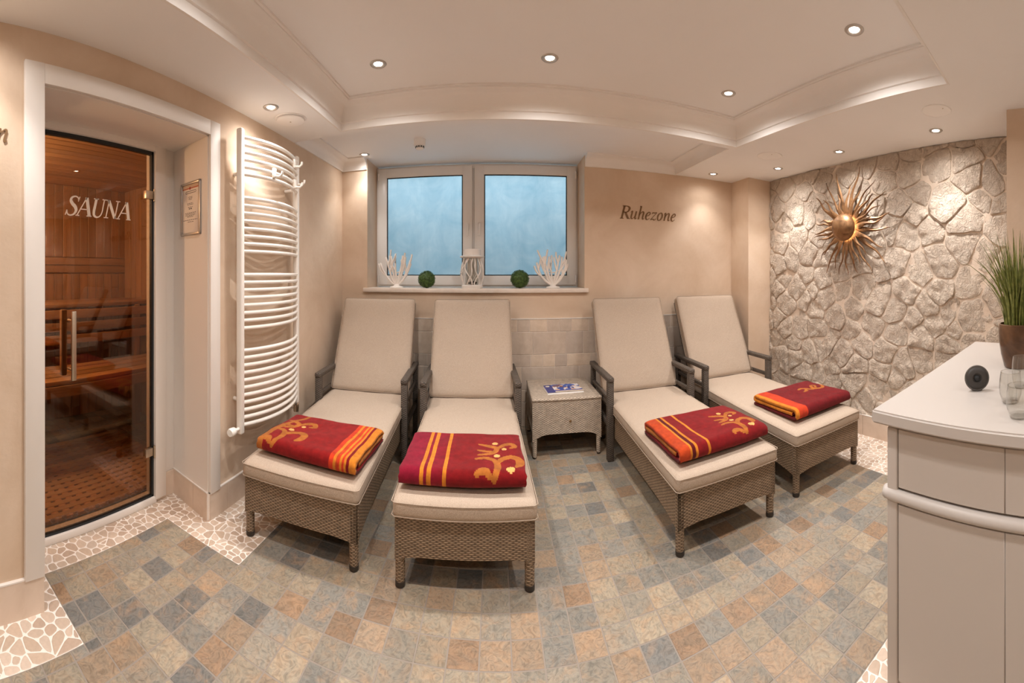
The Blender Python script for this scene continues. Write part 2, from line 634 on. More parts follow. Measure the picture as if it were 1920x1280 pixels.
# floor slab
fl = MB().box(-1.82, 2.8, YF - .1, 3.9, -0.12, -0.004).build('floor', 'grout')
tg = MB()
for a, b, c, d in ((-1.62, -1.12, 0.70, 1.437), (-1.12, 1.0, 0.70, YB), (1.0, 2.22, 0.78, YB), (-1.25, 1.0, YF, 0.70)):
    tg.box(a, b, c, d, -.0045, -.0014)
tg.build('tile_grout', 'grout', fl)
struct(fl, 'slate tiled floor with pale pebble mosaic border')

# walls
m = MB()
m.box(XL - .35, WX0, YB, YB + .36, 0, ZTOP)
m.box(WX1, 2.8, YB, YB + .36, 0, ZTOP)
m.box(WX0, WX1, YB, YB + .36, 0, WZ)
wall_back = struct(m.build('wall_back', 'plaster'), 'beige plastered back wall with window recess')
m = MB()
m.box(XL - .35, XL, YF, DY0, 0, ZTOP)
m.box(XL - .35, XL, DY0, DY1, DZ, ZTOP)
m.prism([(XL, DY1), (XL, YB), (XL - .35, YB), (XL - .35, 1.65)], 0, ZTOP)
wall_left = struct(m.build('wall_left', 'plaster'), 'beige plastered left wall with sauna door recess')
wall_right = struct(MB().box(XR - .008, XR + .15, 0.5, 3.3, 0, ZTOP).build('wall_right', 'mortar'), 'pale natural stone clad right wall')
struct(MB().box(2.39, XR + .15, 3.165, YB, 0, ZTOP).build('wall_pillar', 'plaster'), 'plastered pillar beside the stone wall')
struct(MB().box(2.25, XR + .15, YF, 0.60, 0, ZTOP).build('wall_return', 'plaster'), 'plastered wall corner beside the counter')
struct(MB().box(XL - .35, XR + .15, YF - .12, YF, 0, ZTOP).build('wall_front', 'plaster'), 'plastered wall opposite the window')

# ceiling: low soffits, tray and window bay
TR = [(-1.06, 0.44), (1.85, 0.80), (1.755, 2.475), (-1.05, 2.475)]      # tray opening (plan)
m = MB()
e = 0.03
m.prism([(XL - .01, YF), (TR[0][0], YF), TR[0], TR[3], (-1.05, 2.53), (XL - .01, 2.53)], ZC, ZC + e)
m.prism([(TR[0][0], YF), (XR + .1, YF), (XR + .1, 0.80), TR[1], TR[0]], ZC, ZC + e)
m.prism([TR[1], (XR + .1, 0.80), (XR + .1, YB + .02), (1.72, YB + .02), (1.72, 2.53), TR[2]], ZC, ZC + e)
m.prism([(-1.05, 2.475), TR[2], (1.72, 2.53), (-1.05, 2.53)], ZC, ZC + e)
# upstands
for a, b, zt in ((TR[0], TR[1], ZT), (TR[1], TR[2], ZT), (TR[2], TR[3], ZT), (TR[3], TR[0], ZT), ((XL, 2.53), (1.72, 2.53), ZB), ((1.72, 2.53), (1.72, YB), ZB)):
    d = (Vector(b) - Vector(a)).normalized()
    nrm = Vector((d.y, -d.x)) * 0.012
    if zt == ZB:
        nrm = -nrm if a[1] == b[1] else nrm
    m.prism([a, b, (b[0] + nrm.x, b[1] + nrm.y), (a[0] + nrm.x, a[1] + nrm.y)], ZC + e - .001, zt + .01)
m.box(-1.3, 2.2, 0.2, 2.55, ZT, ZT + .05)
m.box(XL - .01, 1.8, 2.535, 3.86, ZB, ZB + .05)
ceiling = struct(m.build('ceiling', 'ceiling_paint'), 'white ceiling with recessed tray and lowered border')

def ceil_trim(name, path, prof, closed, label):
    o = sweep(path, prof, closed).build(name, 'moulding', smooth=35)
    return struct(o, label)
cove = []
for i in range(9):
    a = i / 8 * PI / 2
    cove.append((0.020 + 0.075 * (1 - math.cos(a)), ZC + 0.058 + 0.094 * math.sin(a)))
prof = [(-0.004, ZC + 0.002), (0.0, ZC - 0.002), (0.010, ZC + 0.0), (0.010, ZC + 0.046), (0.020, ZC + 0.050)] + cove + [(0.104, ZC + 0.160), (0.104, ZC + 0.167), (0.114, ZC + 0.169), (0.114, ZT + 0.004), (-0.004, ZT + 0.004)]
ceil_trim('trim_1', TR, prof, True, 'coved moulding around the ceiling tray')
bay = [(0, ZC - 0.002), (0.012, ZC - 0.002), (0.012, ZC + 0.012)]
for i in range(8):
    a = i / 7 * PI / 2
    bay.append((0.014 + 0.068 * (1 - math.cos(a)), ZC + 0.016 + 0.066 * math.sin(a)))
bay += [(0.092, ZB - 0.014), (0.100, ZB - 0.012), (0.100, ZB + 0.004), (0, ZB + 0.004)]
ceil_trim('trim_2', [(WX0 - .005, YB), (XL, YB), (XL, 2.545)], bay, False, 'coved cornice in the left window corner')
ceil_trim('trim_3', [(1.72, 2.545), (1.72, YB), (WX1 + .005, YB)], bay, False, 'coved cornice right of the window')

# sauna door recess trim (white boards around the opening)
def board(name, mbx, parent, mat='white_lacquer'):
    return mbx.build(name, mat, parent, smooth=40)
tr = MB().rbox(XL - .002, XL + .018, DY0 - .085, DY0, 0.145, DZ + .082, .003).build('trim_4', 'white_lacquer', smooth=40)
struct(tr, 'white board frame around the sauna door recess')
MB().rbox(XL - .002, XL + .018, DY1, DY1 + .082, 0.145, DZ + .082, .003).build('trim_board', 'white_lacquer', tr, smooth=40)
MB().rbox(XL - .002, XL + .017, DY0 - .001, DY1 + .001, DZ, DZ + .082, .003).build('trim_board', 'white_lacquer', tr, smooth=40)
# white lining of the recess
MB().box(XL - .35, XL, DY0 - .006, DY0 + .004, 0.15, DZ).build('lining', 'white_lacquer', tr)
MB().box(XL - .35, XL, DY0, 1.65, DZ - .006, DZ + .004).build('lining', 'white_lacquer', tr)
MB().prism([(XL, DY1 - .006), (XL, DY1 + .004), (XL - .35, 1.652), (XL - .35, 1.642)], 0.15, DZ).build('lining', 'white_lacquer', tr)

# baseboards of pale tiles
def base_run(name, a, b, h, label, mat='base_tile', step=0.30, th=0.012, phase=0.0):
    a, b = Vector(a), Vector(b)
    d = (b - a); L = d.length; d.normalize()
    nrm = Vector((-d.y, d.x))
    root = None
    s = -phase
    k = 0
    while s < L - 1e-4:
        s0, s1 = max(s, 0) + .0012, min(s + step, L) - .0012
        if s1 - s0 > .01:
            p, q = a + d * s0, a + d * s1
            me = MB().prism([tuple(p), tuple(q), tuple(q + nrm * th), tuple(p + nrm * th)], -.003, h)
            o = me.build(name if root is None else 'tile', mat, root)
            if root is None:
                root = struct(o, label)
        s += step
    cap = a + nrm * 0, b + nrm * 0
    MB().prism([tuple(a), tuple(b), tuple(b + nrm * (th + .001)), tuple(a + nrm * (th + .001))], h, h + .006).build('cap_strip', 'white_lacquer', root)
    MB().prism([tuple(a), tuple(b), tuple(b + nrm * (th - .004)), tuple(a + nrm * (th - .004))], -.003, h - .002).build('joint_fill', 'pale_grout', root)
    return root
base_run('baseboard_left', (XL, DY0), (XL, YF), .148, 'pale tile baseboard left of the sauna door')
base_run('baseboard_left_rear', (XL, YB), (XL, DY1), .148, 'pale tile baseboard behind the radiator', phase=.07)
base_run('baseboard_recess', (XL, DY1), (XL - .35, 1.65), .148, 'pale tile baseboard in the sauna door recess', phase=.17)
base_run('baseboard_right', (XR - .03, 0.62), (XR - .03, 3.165), .165, 'pale tile baseboard under the stone wall', step=.33)

# ------------------------------------------------------------------ floor covering
def floor_px(x, y):
    r = math.hypot(x, y)
    t = math.atan2(x, y)
    return X0 + F * t, YH + F * HC / max(r, .05)
LOUNGERS = [(-0.92, 1.635, math.radians(3.4)), (-0.136, 1.640, math.radians(2.4)), (1.135, 1.655, math.radians(-0.6)), (1.938, 1.684, math.radians(-1.4))]
def hidden(x, y):
    for lx, ly, rz in LOUNGERS:
        u, v = x - lx, y - ly
        if abs(u + v * rz) < .30 and v > .35:
            return True
    return (x > 1.05 and y < .70) or y > 3.3
def score(x, y, a):
    px, py = floor_px(x, y)
    if not (-20 < px < 1940 and py < 1310) or y < -.3:
        return 0
    r = math.hypot(x, y)
    return a * F * F * HC / r ** 3 * (0.05 if hidden(x, y) else 1)
# slate field = union of rectangles
FIELD = [(-1.62, -1.12, 0.70, 1.437), (-1.12, 2.22, 0.70, YB), (-1.25, 1.00, YF, 0.70), (1.0, 2.22, 0.78, 0.80)]
def in_field(x, y):
    if y > 1.437: return -1.12 < x < 2.22
    if y > 0.78: return -1.62 < x < 2.22
    if y > 0.70: return -1.62 < x < 1.0
    return -1.25 < x < 1.0
P = 0.1145
GX, GY = 0.0534, 1.445
xb = [-1.62, -1.25, -1.12, 1.0, 2.22]
yb = [YF, 0.70, 0.78, 1.437, YB]
cells = []
def lines(lo, hi, g0):
    return [g0 + k * P for k in range(math.floor((lo - g0) / P), math.ceil((hi - g0) / P))]
for a in lines(-1.62, 2.22, GX):
    for c in lines(YF, YB, GY):
        b, d = a + P, c + P
        e_ = .003
        if all(in_field(x, y) for x in (a + e_, b - e_) for y in (c + e_, d - e_)):
            cells.append((score((a + b) / 2, (c + d) / 2, P * P), a, b, c, d))
            continue
        xs = [a] + [q for q in xb if a + .004 < q < b - .004] + [b]
        ys = [c] + [q for q in yb if c + .004 < q < d - .004] + [d]
        for x0, x1 in zip(xs, xs[1:]):
            for y0, y1 in zip(ys, ys[1:]):
                cx, cy = (x0 + x1) / 2, (y0 + y1) / 2
                if in_field(cx, cy) and x1 - x0 > .012 and y1 - y0 > .012:
                    cells.append((score(cx, cy, (x1 - x0) * (y1 - y0)), x0, x1, y0, y1))
cells.sort(reverse=True)
def tile_mesh(wd, dp, rr):
    g, bv = .0029, .0014
    x, y = wd / 2 - g, dp / 2 - g
    mb = MB()
    ring0 = [(-x, -y), (x, -y), (x, y), (-x, y)]
    j = [(rr.uniform(-.0008, .0008), rr.uniform(-.0008, .0008)) for _ in range(4)]
    ring0 = [(p[0] + q[0], p[1] + q[1]) for p, q in zip(ring0, j)]
    vs = [(p[0], p[1], -.004) for p in ring0] + [(p[0], p[1], -.0007) for p in ring0] + [(p[0] * (1 - bv / x), p[1] * (1 - bv / y), rr.uniform(-.0005, .0003)) for p in ring0]
    fs = [(8, 9, 10, 11)]
    for o in (0, 4):
        fs += [(o + i, o + (i + 1) % 4, o + 4 + (i + 1) % 4, o + 4 + i) for i in range(4)]
    return mb.add(vs, fs)
whole = [tile_mesh(P, P, R).build('slate_tile', 'slate', obj=False) for _ in range(6)]
rest = MB()
for i, (s, a, b, c, d) in enumerate(cells):
    cx, cy = (a + b) / 2, (c + d) / 2
    col = slate_pick()
    k = R.uniform(.76, .97)
    col = tuple(q * k for q in col[:3]) + (1,)
    full = abs(b - a - P) < .002 and abs(d - c - P) < .002
    if i < 300 and s > 0:
        me = R.choice(whole) if full else tile_mesh(b - a, d - c, R).build('slate_tile', 'slate', obj=False)
        o = place('slate_tile', me, fl, (cx, cy, 0))
        if full:
            o.rotation_euler = (0, 0, R.choice((0, PI / 2, PI, -PI / 2)))
        o.color = col
    else:
        t = tile_mesh(b - a, d - c, R)
        rest.add([(x + cx, y + cy, z) for x, y, z in t.v], t.f, col)
o = rest.build('slate_tiling', 'slate_rest', fl)
o['kind'] = 'stuff'

# pebble mosaic
mos = MB()
MOS = [(-1.80, -1.62, 0.60, 1.66), (-1.62, -1.12, 1.437, 1.66), (XL, -1.12, 1.66, YB), (-1.62, -1.25, 0.40, 0.70), (XL, -1.25, YF, 0.40), (2.22, XR, 0.78, 3.17), (1.0, 2.3, -.6, 0.78)]
pebs = []
for (a, b, c, d) in MOS:
    sp = .047
    seeds = []
    nx, ny = max(1, round((b - a) / sp)), max(1, round((d - c) / sp))
    for i in range(nx):
        for j in range(ny):
            if R.random() < .10:
                continue
            seeds.append((a + (i + .5 + R.uniform(-.30, .30)) * (b - a) / nx, c + (j + .5 + R.uniform(-.30, .30)) * (d - c) / ny))
            if R.random() < .28:
                seeds.append((a + (i + R.random()) * (b - a) / nx, c + (j + R.random()) * (d - c) / ny))
    g = .002
    for poly in voronoi(seeds, [(a + g, c + g), (b - g, c + g), (b - g, d - g), (a + g, d - g)], .0052, .18):
        if area(poly) > 1.2e-4:
            cx, cy = centroid(poly)
            if cx < XL - .005 and not (DY0 < cy < 1.66):
                continue
            pebs.append((score(cx, cy, area(poly)), cx, cy, poly))
pebs.sort(key=lambda q: -q[0])
rest = MB()
def pebble_mesh(poly, cx, cy):
    p = chaikin([(x - cx, y - cy) for x, y in poly], 1)
    n = len(p)
    q = shrink(p, (0, 0), .86)
    vs = [(x, y, -.0045) for x, y in p] + [(x, y, -.0010) for x, y in p] + [(x, y, 0) for x, y in q]
    fs = [tuple(range(2 * n, 3 * n))]
    for o in (0, n):
        fs += [(o + i, o + (i + 1) % n, o + n + (i + 1) % n, o + n + i) for i in range(n)]
    return MB().add(vs, fs)
for i, (s, cx, cy, poly) in enumerate(pebs):
    k = R.uniform(.9, 1.06)
    c0 = R.choice((srgb(208, 186, 166), srgb(200, 177, 156), srgb(212, 192, 174), srgb(192, 168, 148)))
    col = tuple(q * k for q in c0[:3]) + (1,)
    pm = pebble_mesh(poly, cx, cy)
    if area(poly) < 2e-5:
        continue
    if i < 300 and s > 0:
        pm.build('mosaic_pebble', 'pebble', fl, (cx, cy, 0)).color = col
    else:
        rest.add([(x + cx, y + cy, z) for x, y, z in pm.v], pm.f, col)
o = rest.build('pebble_mosaic', 'pebble_rest', fl)
o['kind'] = 'stuff'
# pale grout bed under the mosaic
gb = MB()
for (a, b, c, d) in MOS:
    gb.box(a, b, c, d, -.0045, -.0014)
gb.build('mosaic_grout', 'pale_grout', fl)

# wainscot tiles on the back wall
rows = [(0.952, 0.842), (0.838, 0.64), (0.636, 0.53), (0.526, 0.33), (0.326, 0.22), (0.216, 0.0)]
for z1, z0 in rows:
    x = XL + .003
    small = (z1 - z0) < .14
    while x < 2.385:
        wd = R.choice((.11, .11, .16, .22)) if small else R.choice((.11, .16, .22, .22, .30))
        x2 = min(x + wd, 2.388)
        if 2.388 - x2 < .05:
            x2 = 2.388
        mb = MB().rbox(-(x2 - x) / 2 + .0015, (x2 - x) / 2 - .0015, -.010 - R.uniform(0, .0015), 0, -(z1 - z0) / 2, (z1 - z0) / 2, .002, 1)
        mb.build('wainscot_tile', 'wainscot_tile', wall_back, ((x + x2) / 2, YB, (z0 + z1) / 2))
        x = x2
MB().box(XL, 2.39, YB - .007, YB, 0, .953).build('tile_joints', 'pale_grout', wall_back)
MB().box(XL, 2.39, YB - .013, YB, .953, .962).build('tile_edge_strip', 'white_lacquer', wall_back)

# stone cladding of the right wall
def stones():
    y0, y1, z0, z1 = 0.60, 3.165, 0.0, ZC
    seeds = []
    for _ in range(6000):
        y, z = R.uniform(y0 - .08, y1 + .08), R.uniform(z0 - .06, z1 + .06)
        d = 0.105 + 0.13 * (noise.noise(Vector((y * 2.6 + 3, z * 2.6, 4.2))) * .5 + .5) + .05 * (z / 2.3) + R.uniform(-.03, .04)
        if all(math.hypot((y - a) * .92, (z - b) * 1.12) > max(d * .85, e * .5) for a, b, e in seeds):
            seeds.append((y, z, d))
    def warp(x, y):
        q = Vector((x * 4.2, y * 4.2, 1.7)); q2 = Vector((x * 13, y * 13, 6.7))
        return (x + noise.noise(q) * .055 + noise.noise(q2) * .016, y + noise.noise(q + Vector((19, 4, 0))) * .055 + noise.noise(q2 + Vector((7, 14, 0))) * .016)
    cells = voronoi([(a, b) for a, b, _ in seeds], [(y0 - .08, z0 - .08), (y1 + .08, z0 - .08), (y1 + .08, z1 + .08), (y0 - .08, z1 + .08)], .006, .75)
    for poly in cells:
        if area(poly) < .002:
            continue
        c = centroid(poly)
        # irregular outline
        p = []
        n = len(poly)
        for i in range(n):
            a, b = poly[i], poly[(i + 1) % n]
            L = math.hypot(b[0] - a[0], b[1] - a[1])
            k = max(1, int(L / .05))
            for j in range(k):
                t = j / k
                x, y = a[0] + (b[0] - a[0]) * t, a[1] + (b[1] - a[1]) * t
                x, y = warp(x, y)
                p.append((min(max(x, y0), y1), min(max(y, z0), z1)))
        p = chaikin(p, 1)
        c = centroid(p)
        n = len(p)
        if area(p) < .0015:
            continue
        h = R.uniform(.010, .030)
        tx, tz = R.uniform(-.05, .05), R.uniform(-.06, .04)
        vs, fs = [], []
        for lev, (k, hh) in enumerate(((1.0, 0.08), (.985, .45), (.945, .82), (.78, 1.0), (.5, 1.02), (.22, 1.03))):
            for (y, z) in shrink(p, c, k):
                nn = noise.noise(Vector((y * 13, z * 15, 8.1))) * .012 + abs(noise.noise(Vector((y * 26, z * 34, 3.1)))) * -.014 + .004
                d = h * hh + ((nn + (y - c[0]) * tx + (z - c[1]) * tz) if lev >= 2 else 0)
                vs.append((-max(d, 0.001 if lev else -.002), y - c[0], z - c[1]))
        for L in range(5):
            o = L * n
            fs += [(o + i, o + (i + 1) % n, o + n + (i + 1) % n, o + n + i) for i in range(n)]
        fs.append(tuple(range(5 * n, 6 * n)))
        fs = [f[::-1] for f in fs]
        MB().add(vs, fs).build('stone', 'quarry_stone', wall_right, (XR, c[0], c[1]), smooth=38)
stones()

# ------------------------------------------------------------------ window
def window():
    yw = YB + .300       # inner face of the frame
    z0, z1 = 1.232, 2.425
    root = MB()
    fw = .045
    root.rbox(WX0, WX0 + fw, yw, yw + .06, z0, z1, .004)
    root.rbox(WX1 - fw, WX1, yw, yw + .06, z0, z1, .004)
    root.rbox(WX0 + .03, WX1 - .03, yw + .0006, yw + .059, z0, z0 + fw, .004)
    root.rbox(WX0 + .03, WX1 - .03, yw + .0006, yw + .059, z1 - fw, z1, .004)
    xm = -0.222
    root.rbox(xm - .03, xm + .03, yw + .004, yw + .06, z0, z1, .004)
    win = struct(root.build('window_1', 'window_white', smooth=40), 'two-leaf white framed cellar window')
    for (a, b, hs) in ((WX0 + .02, xm - .012, 1), (xm + .012, WX1 - .02, -1)):
        s = MB()
        y0, y1 = yw - .022, yw + .004
        za, zb = z0 + .018, z1 - .018
        k = .092
        s.rbox(a, a + k, y0, y1, za, zb, .006); s.rbox(b - k, b, y0, y1, za, zb, .006)
        s.rbox(a + k - .01, b - k + .01, y0 + .0005, y1, za, za + k, .006); s.rbox(a + k - .01, b - k + .01, y0 + .0005, y1, zb - k, zb, .006)
        sash = s.build('sash', 'window_white', win, smooth=40)
        g = MB()
        gg = .011
        xa, xb2, zc, zd = a + k - .002, b - k + .002, za + k - .002, zb - k + .002
        g.box(xa, xa + gg, y0 + .006, y0 + .012, zc, zd); g.box(xb2 - gg, xb2, y0 + .006, y0 + .012, zc, zd)
        g.box(xa, xb2, y0 + .006, y0 + .012, zc, zc + gg); g.box(xa, xb2, y0 + .006, y0 + .012, zd - gg, zd)
        g.build('gasket', 'black_rubber', sash)
        MB().box(xa, xb2, y0 + .014, y0 + .018, zc, zd).build('pane', 'frosted_pane', sash)
        hx = b - .045 if hs == 1 else a + .045
        h = MB().rbox(hx - .014, hx + .014, y0 - .012, y0, 1.78, 1.85, .005).rbox(hx - .009, hx + .009, y0 - .042, y0 - .026, 1.72, 1.845, .006)
        h.tube([(hx, y0, 1.83), (hx, y0 - .034, 1.83)], .008)
        h.build('window_handle', 'window_white', sash, smooth=40)
        ox = a + .004 if hs == 1 else b - .004
        for zz in (za + .06, zb - .08):
            MB().tube([(ox, y0 - .006, zz - .035), (ox, y0 - .006, zz + .035)], .007).build('hinge', 'window_white', sash, smooth=50)
    # light well outside
    st = MB()
    st.box(-1.9, 1.5, 4.55, 4.65, .9, 3.4); st.box(-2.0, -1.9, 3.83, 4.65, .9, 3.4); st.box(1.5, 1.6, 3.83, 4.65, .9, 3.4); st.box(-2.0, 1.6, 3.83, 4.65, .8, .9)
    struct(st.build('wall_light_well', 'well_wall'), 'concrete light well outside the window')
    sl = MB().rbox(WX0 - .032, WX1 + .032, YB - .035, YB + .31, WZ, WZ + .038, .005).build('trim_5', 'sill_stone', smooth=40)
    struct(sl, 'pale stone window sill')
window()
ZS = WZ + .038

# ------------------------------------------------------------------ lettering (serif italic, drawn stroke by stroke)
def spl(pts, n=6):
    out = []
    for i in range(len(pts) - 1):
        p0, p1, p2, p3 = pts[max(i - 1, 0)], pts[i], pts[i + 1], pts[min(i + 2, len(pts) - 1)]
        for k in range(n):
            t = k / n
            out.append(tuple(.5 * (2 * b + (c - a) * t + (2 * a - 5 * b + 4 * c - d) * t * t + (3 * b - a - 3 * c + d) * t ** 3) for a, b, c, d in zip(p0, p1, p2, p3)))
    out.append(pts[-1])
    return out
G = {
 'S': (.70, [[(.60, .78, .05), (.55, .93, .06), (.38, 1.0, .07), (.19, .93, .11), (.15, .77, .14), (.29, .60, .16), (.47, .46, .17), (.57, .27, .15), (.48, .07, .10), (.28, 0, .07), (.11, .07, .06), (.04, .24, .05)]], [((.60, .74), (.63, 1.0), .05), ((.04, .27), (.0, .0), .05)]),
 'A': (.86, [], [((.02, .02), (.40, 1.0), .06), ((.40, 1.0), (.76, .02), .17), ((.18, .36), (.60, .36), .05), ((-.06, .02), (.16, .02), .05), ((.60, .02), (.90, .02), .05)]),
 'U': (.90, [[(.17, 1.0, .15), (.17, .6, .15), (.17, .3, .15), (.24, .08, .12), (.42, .0, .08), (.60, .08, .06), (.68, .3, .06), (.68, .6, .06), (.68, 1.0, .06)]], [((.02, .98), (.32, .98), .05), ((.56, .98), (.82, .98), .05)]),
 'N': (.94, [], [((.13, .0), (.13, 1.0), .06), ((.10, 1.0), (.72, .0), .17), ((.72, .0), (.72, 1.0), .06), ((.0, .02), (.28, .02), .05), ((-.02, .98), (.16, .98), .05), ((.58, .98), (.86, .98), .05)]),
 'R': (.74, [[(.14, .97, .05), (.40, .97, .07), (.57, .87, .13), (.60, .74, .15), (.52, .57, .11), (.36, .50, .06), (.14, .50, .05)]], [((.14, .0), (.14, 1.0), .15), ((.34, .5), (.66, .02), .15), ((.0, .02), (.30, .02), .05), ((.0, .98), (.2, .98), .05), ((.58, .02), (.80, .02), .05)]),
 'u': (.60, [[(.0, .50, .03), (.06, .6, .06), (.12, .58, .11), (.12, .4, .12), (.12, .16, .12), (.19, .03, .08), (.30, .07, .05), (.42, .26, .05)], [(.44, .62, .12), (.44, .4, .12), (.44, .14, .12), (.49, .02, .07), (.58, .1, .04)]], []),
 'h': (.60, [[(.13, .36, .05), (.24, .54, .06), (.36, .61, .09), (.44, .52, .12), (.44, .3, .12), (.44, .12, .12), (.49, .02, .07), (.58, .1, .04)]], [((.12, .0), (.12, 1.04), .12), ((.02, 1.02), (.14, 1.02), .05)]),
 'e': (.46, [[(.06, .28, .05), (.26, .34, .06), (.37, .46, .08), (.32, .59, .07), (.20, .58, .08), (.09, .42, .12), (.07, .22, .13), (.15, .04, .10), (.27, .02, .06), (.40, .14, .04)]], []),
 'z': (.50, [[(.05, .48, .05), (.09, .58, .08), (.24, .57, .08), (.42, .60, .05), (.24, .32, .05), (.04, .03, .05), (.2, .08, .08), (.32, .01, .08), (.42, .06, .06), (.43, .14, .04)]], []),
 'o': (.54, [[(.25, .61, .07), (.11, .50, .12), (.06, .28, .13), (.12, .06, .10), (.24, .0, .06), (.38, .11, .12), (.43, .33, .13), (.37, .55, .10), (.25, .61, .07)]], []),
 'n': (.60, [[(.0, .50, .03), (.06, .6, .06), (.12, .58, .11), (.12, .3, .12), (.12, .0, .12)], [(.13, .32, .05), (.24, .52, .06), (.36, .61, .09), (.44, .52, .12), (.44, .3, .12), (.44, .12, .12), (.49, .02, .07), (.58, .1, .04)]], []),
}
def glyph(ch, size, shear=.26, depth=.003):
    """one letter as a thin solid in the local xz plane, facing -y"""
    adv, curves, lines = G[ch]
    mb = MB()
    sh = lambda x, y: ((x + y * shear) * size, y * size)
    def ribbon(pts):
        L, Rr = [], []
        for i, (x, y, wd) in enumerate(pts):
            a, b = pts[max(i - 1, 0)], pts[min(i + 1, len(pts) - 1)]
            d = Vector((b[0] - a[0], b[1] - a[1]))
            d.normalize()
            L.append(sh(x - d.y * wd / 2, y + d.x * wd / 2)); Rr.append(sh(x + d.y * wd / 2, y - d.x * wd / 2))
        n = len(pts)
        vs = [(p[0], 0, p[1]) for p in L] + [(p[0], 0, p[1]) for p in Rr] + [(p[0], -depth, p[1]) for p in L] + [(p[0], -depth, p[1]) for p in Rr]
        fs = []
        for i in range(n - 1):
            fs += [(i, i + 1, n + i + 1, n + i), (2 * n + i, 3 * n + i, 3 * n + i + 1, 2 * n + i + 1), (i, 2 * n + i, 2 * n + i + 1, i + 1), (n + i, n + i + 1, 3 * n + i + 1, 3 * n + i)]
        fs += [(0, n, 3 * n, 2 * n), (n - 1, 3 * n - 1, 4 * n - 1, 2 * n - 1)]
        mb.add(vs, fs)
    for c in curves:
        ribbon(spl(c))
    for a, b, wd in lines:
        if abs(a[1] - b[1]) > .3:     # stems and diagonals have level ends
            h = wd / 2 * (1.1 if abs(a[0] - b[0]) > .1 else 1)
            q = [sh(a[0] - h, a[1]), sh(a[0] + h, a[1]), sh(b[0] + h, b[1]), sh(b[0] - h, b[1])]
            vs = [(p[0], 0, p[1]) for p in q] + [(p[0], -depth, p[1]) for p in q]
            mb.add(vs, [(0, 1, 2, 3), (7, 6, 5, 4)] + [(i, 4 + i, 4 + (i + 1) % 4, (i + 1) % 4) for i in range(4)])
        else:
            ribbon([(a[0], a[1], wd), (b[0], b[1], wd)])
    return mb, adv * size
def word(text, size, root, mat, track=0.0, shear=.26, loc=(0, 0, 0), rot=(0, 0, 0)):
    M = Matrix.Translation(loc) @ Matrix.Rotation(rot[2], 4, 'Z')
    x = 0
    for ch in text:
        mb, adv = glyph(ch, size, shear)
        p = M @ Vector((x, 0, 0))
        mb.build('letter', mat, root, p, rot)
        x += adv + track
    return x
t = thing('wall_lettering', 'bronze serif italic word Ruhezone on the back wall right of the window', 'lettering', (1.135, YB - .001, 1.878))
word('Ruhezone', .122, t, 'lettering_bronze', .0035)
t = thing('wall_lettering', 'bronze italic letter n ending a word left of the sauna door', 'lettering', (XL + .001, .478, 1.872))
mbn, advn = glyph('n', .082)
mbn.build('letter', 'lettering_bronze', t, (0, -.058, 0), (0, 0, PI / 2))

# ------------------------------------------------------------------ sauna door
def sauna_door():
    t = thing('sauna_door', 'tinted glass sauna door with etched lettering and steel bar handle in white frame', 'door', (DX, 1.1, 0))
    ox, oy = DX, 1.1
    def B(x0, x1, y0, y1, z0, z1, r=.003):
        return MB().rbox(x0 - ox, x1 - ox, y0 - oy, y1 - oy, z0, z1, r)
    # frame
    f = B(DX - .06, DX + .03, 1.478, 1.56, .02, 2.13)
    f.rbox(DX - .06 - ox, DX + .012 - ox, 1.555 - oy, 1.645 - oy, .148, 2.13, .003)
    f.rbox(DX - .06 - ox, DX + .02 - ox, 1.50 - oy, 1.512 - oy, .02, 2.08, .003)
    f.rbox(DX - .06 - ox, DX + .0295 - ox, .70 - oy, 1.479 - oy, 2.085, 2.135, .003)
    f.rbox(DX - .06 - ox, DX + .03 - ox, .62 - oy, .70 - oy, .02, 2.135, .003)
    f.build('door_frame', 'white_lacquer', t, smooth=40)
    B(DX - .06, DX + .025, .66, 1.49, 0, .036, .004).build('threshold', 'white_lacquer', t, smooth=40)
    B(DX - .05, DX + .016, 1.50, 1.646, 0, .147, .002).build('plinth_tile', 'base_tile', t)
    B(DX - .004, DX + .004, .70, 1.466, .045, 2.066, .001).build('glass', 'tinted_glass', t)
    g = MB()
    for (y0, y1, z0, z1) in ((1.463, 1.480, .036, 2.085), (.695, 1.48, 2.064, 2.086), (.695, 1.48, .034, .047), (.692, .704, .036, 2.085)):
        g.box(DX - .012 - ox, DX + .010 - ox, y0 - oy, y1 - oy, z0, z1)
    g.build('gasket', 'black_rubber', t)
    for z in (1.825, .305):
        h = B(DX - .012, DX + .018, 1.415, 1.468, z - .024, z + .024, .003)
        h.build('hinge', 'brushed_steel', t, smooth=40)
        hh = MB().tube([(DX + .02 - ox, 1.478 - oy, z - .035), (DX + .02 - ox, 1.478 - oy, z + .035)], .009, 10)
        hh.build('hinge_pin', 'brushed_steel', t, smooth=50)
    hd = B(DX + .050, DX + .066, .905, .930, .82, 1.17, .003)
    hd = hd.build('handle', 'brushed_steel', t, smooth=40)
    for z in (.87, 1.12):
        MB().tube([(DX - ox, .917 - oy, z), (DX + .054 - ox, .917 - oy, z)], .008, 10).build('handle_post', 'brushed_steel', hd, smooth=50)
    MB().rbox(DX - .075 - ox, DX - .045 - ox, .90 - oy, .935 - oy, .82, 1.17, .008).build('wooden_handle', 'sauna_wood', t, smooth=40)
    xx = .895
    for i, ch in enumerate('SAUNA'):
        mb, adv = glyph(ch, .100, .24, .002)
        mb.build('letter', 'etched_white', t, (.0052, xx - oy, 1.664), (0, 0, PI / 2))
        xx += adv - .004
sauna_door()

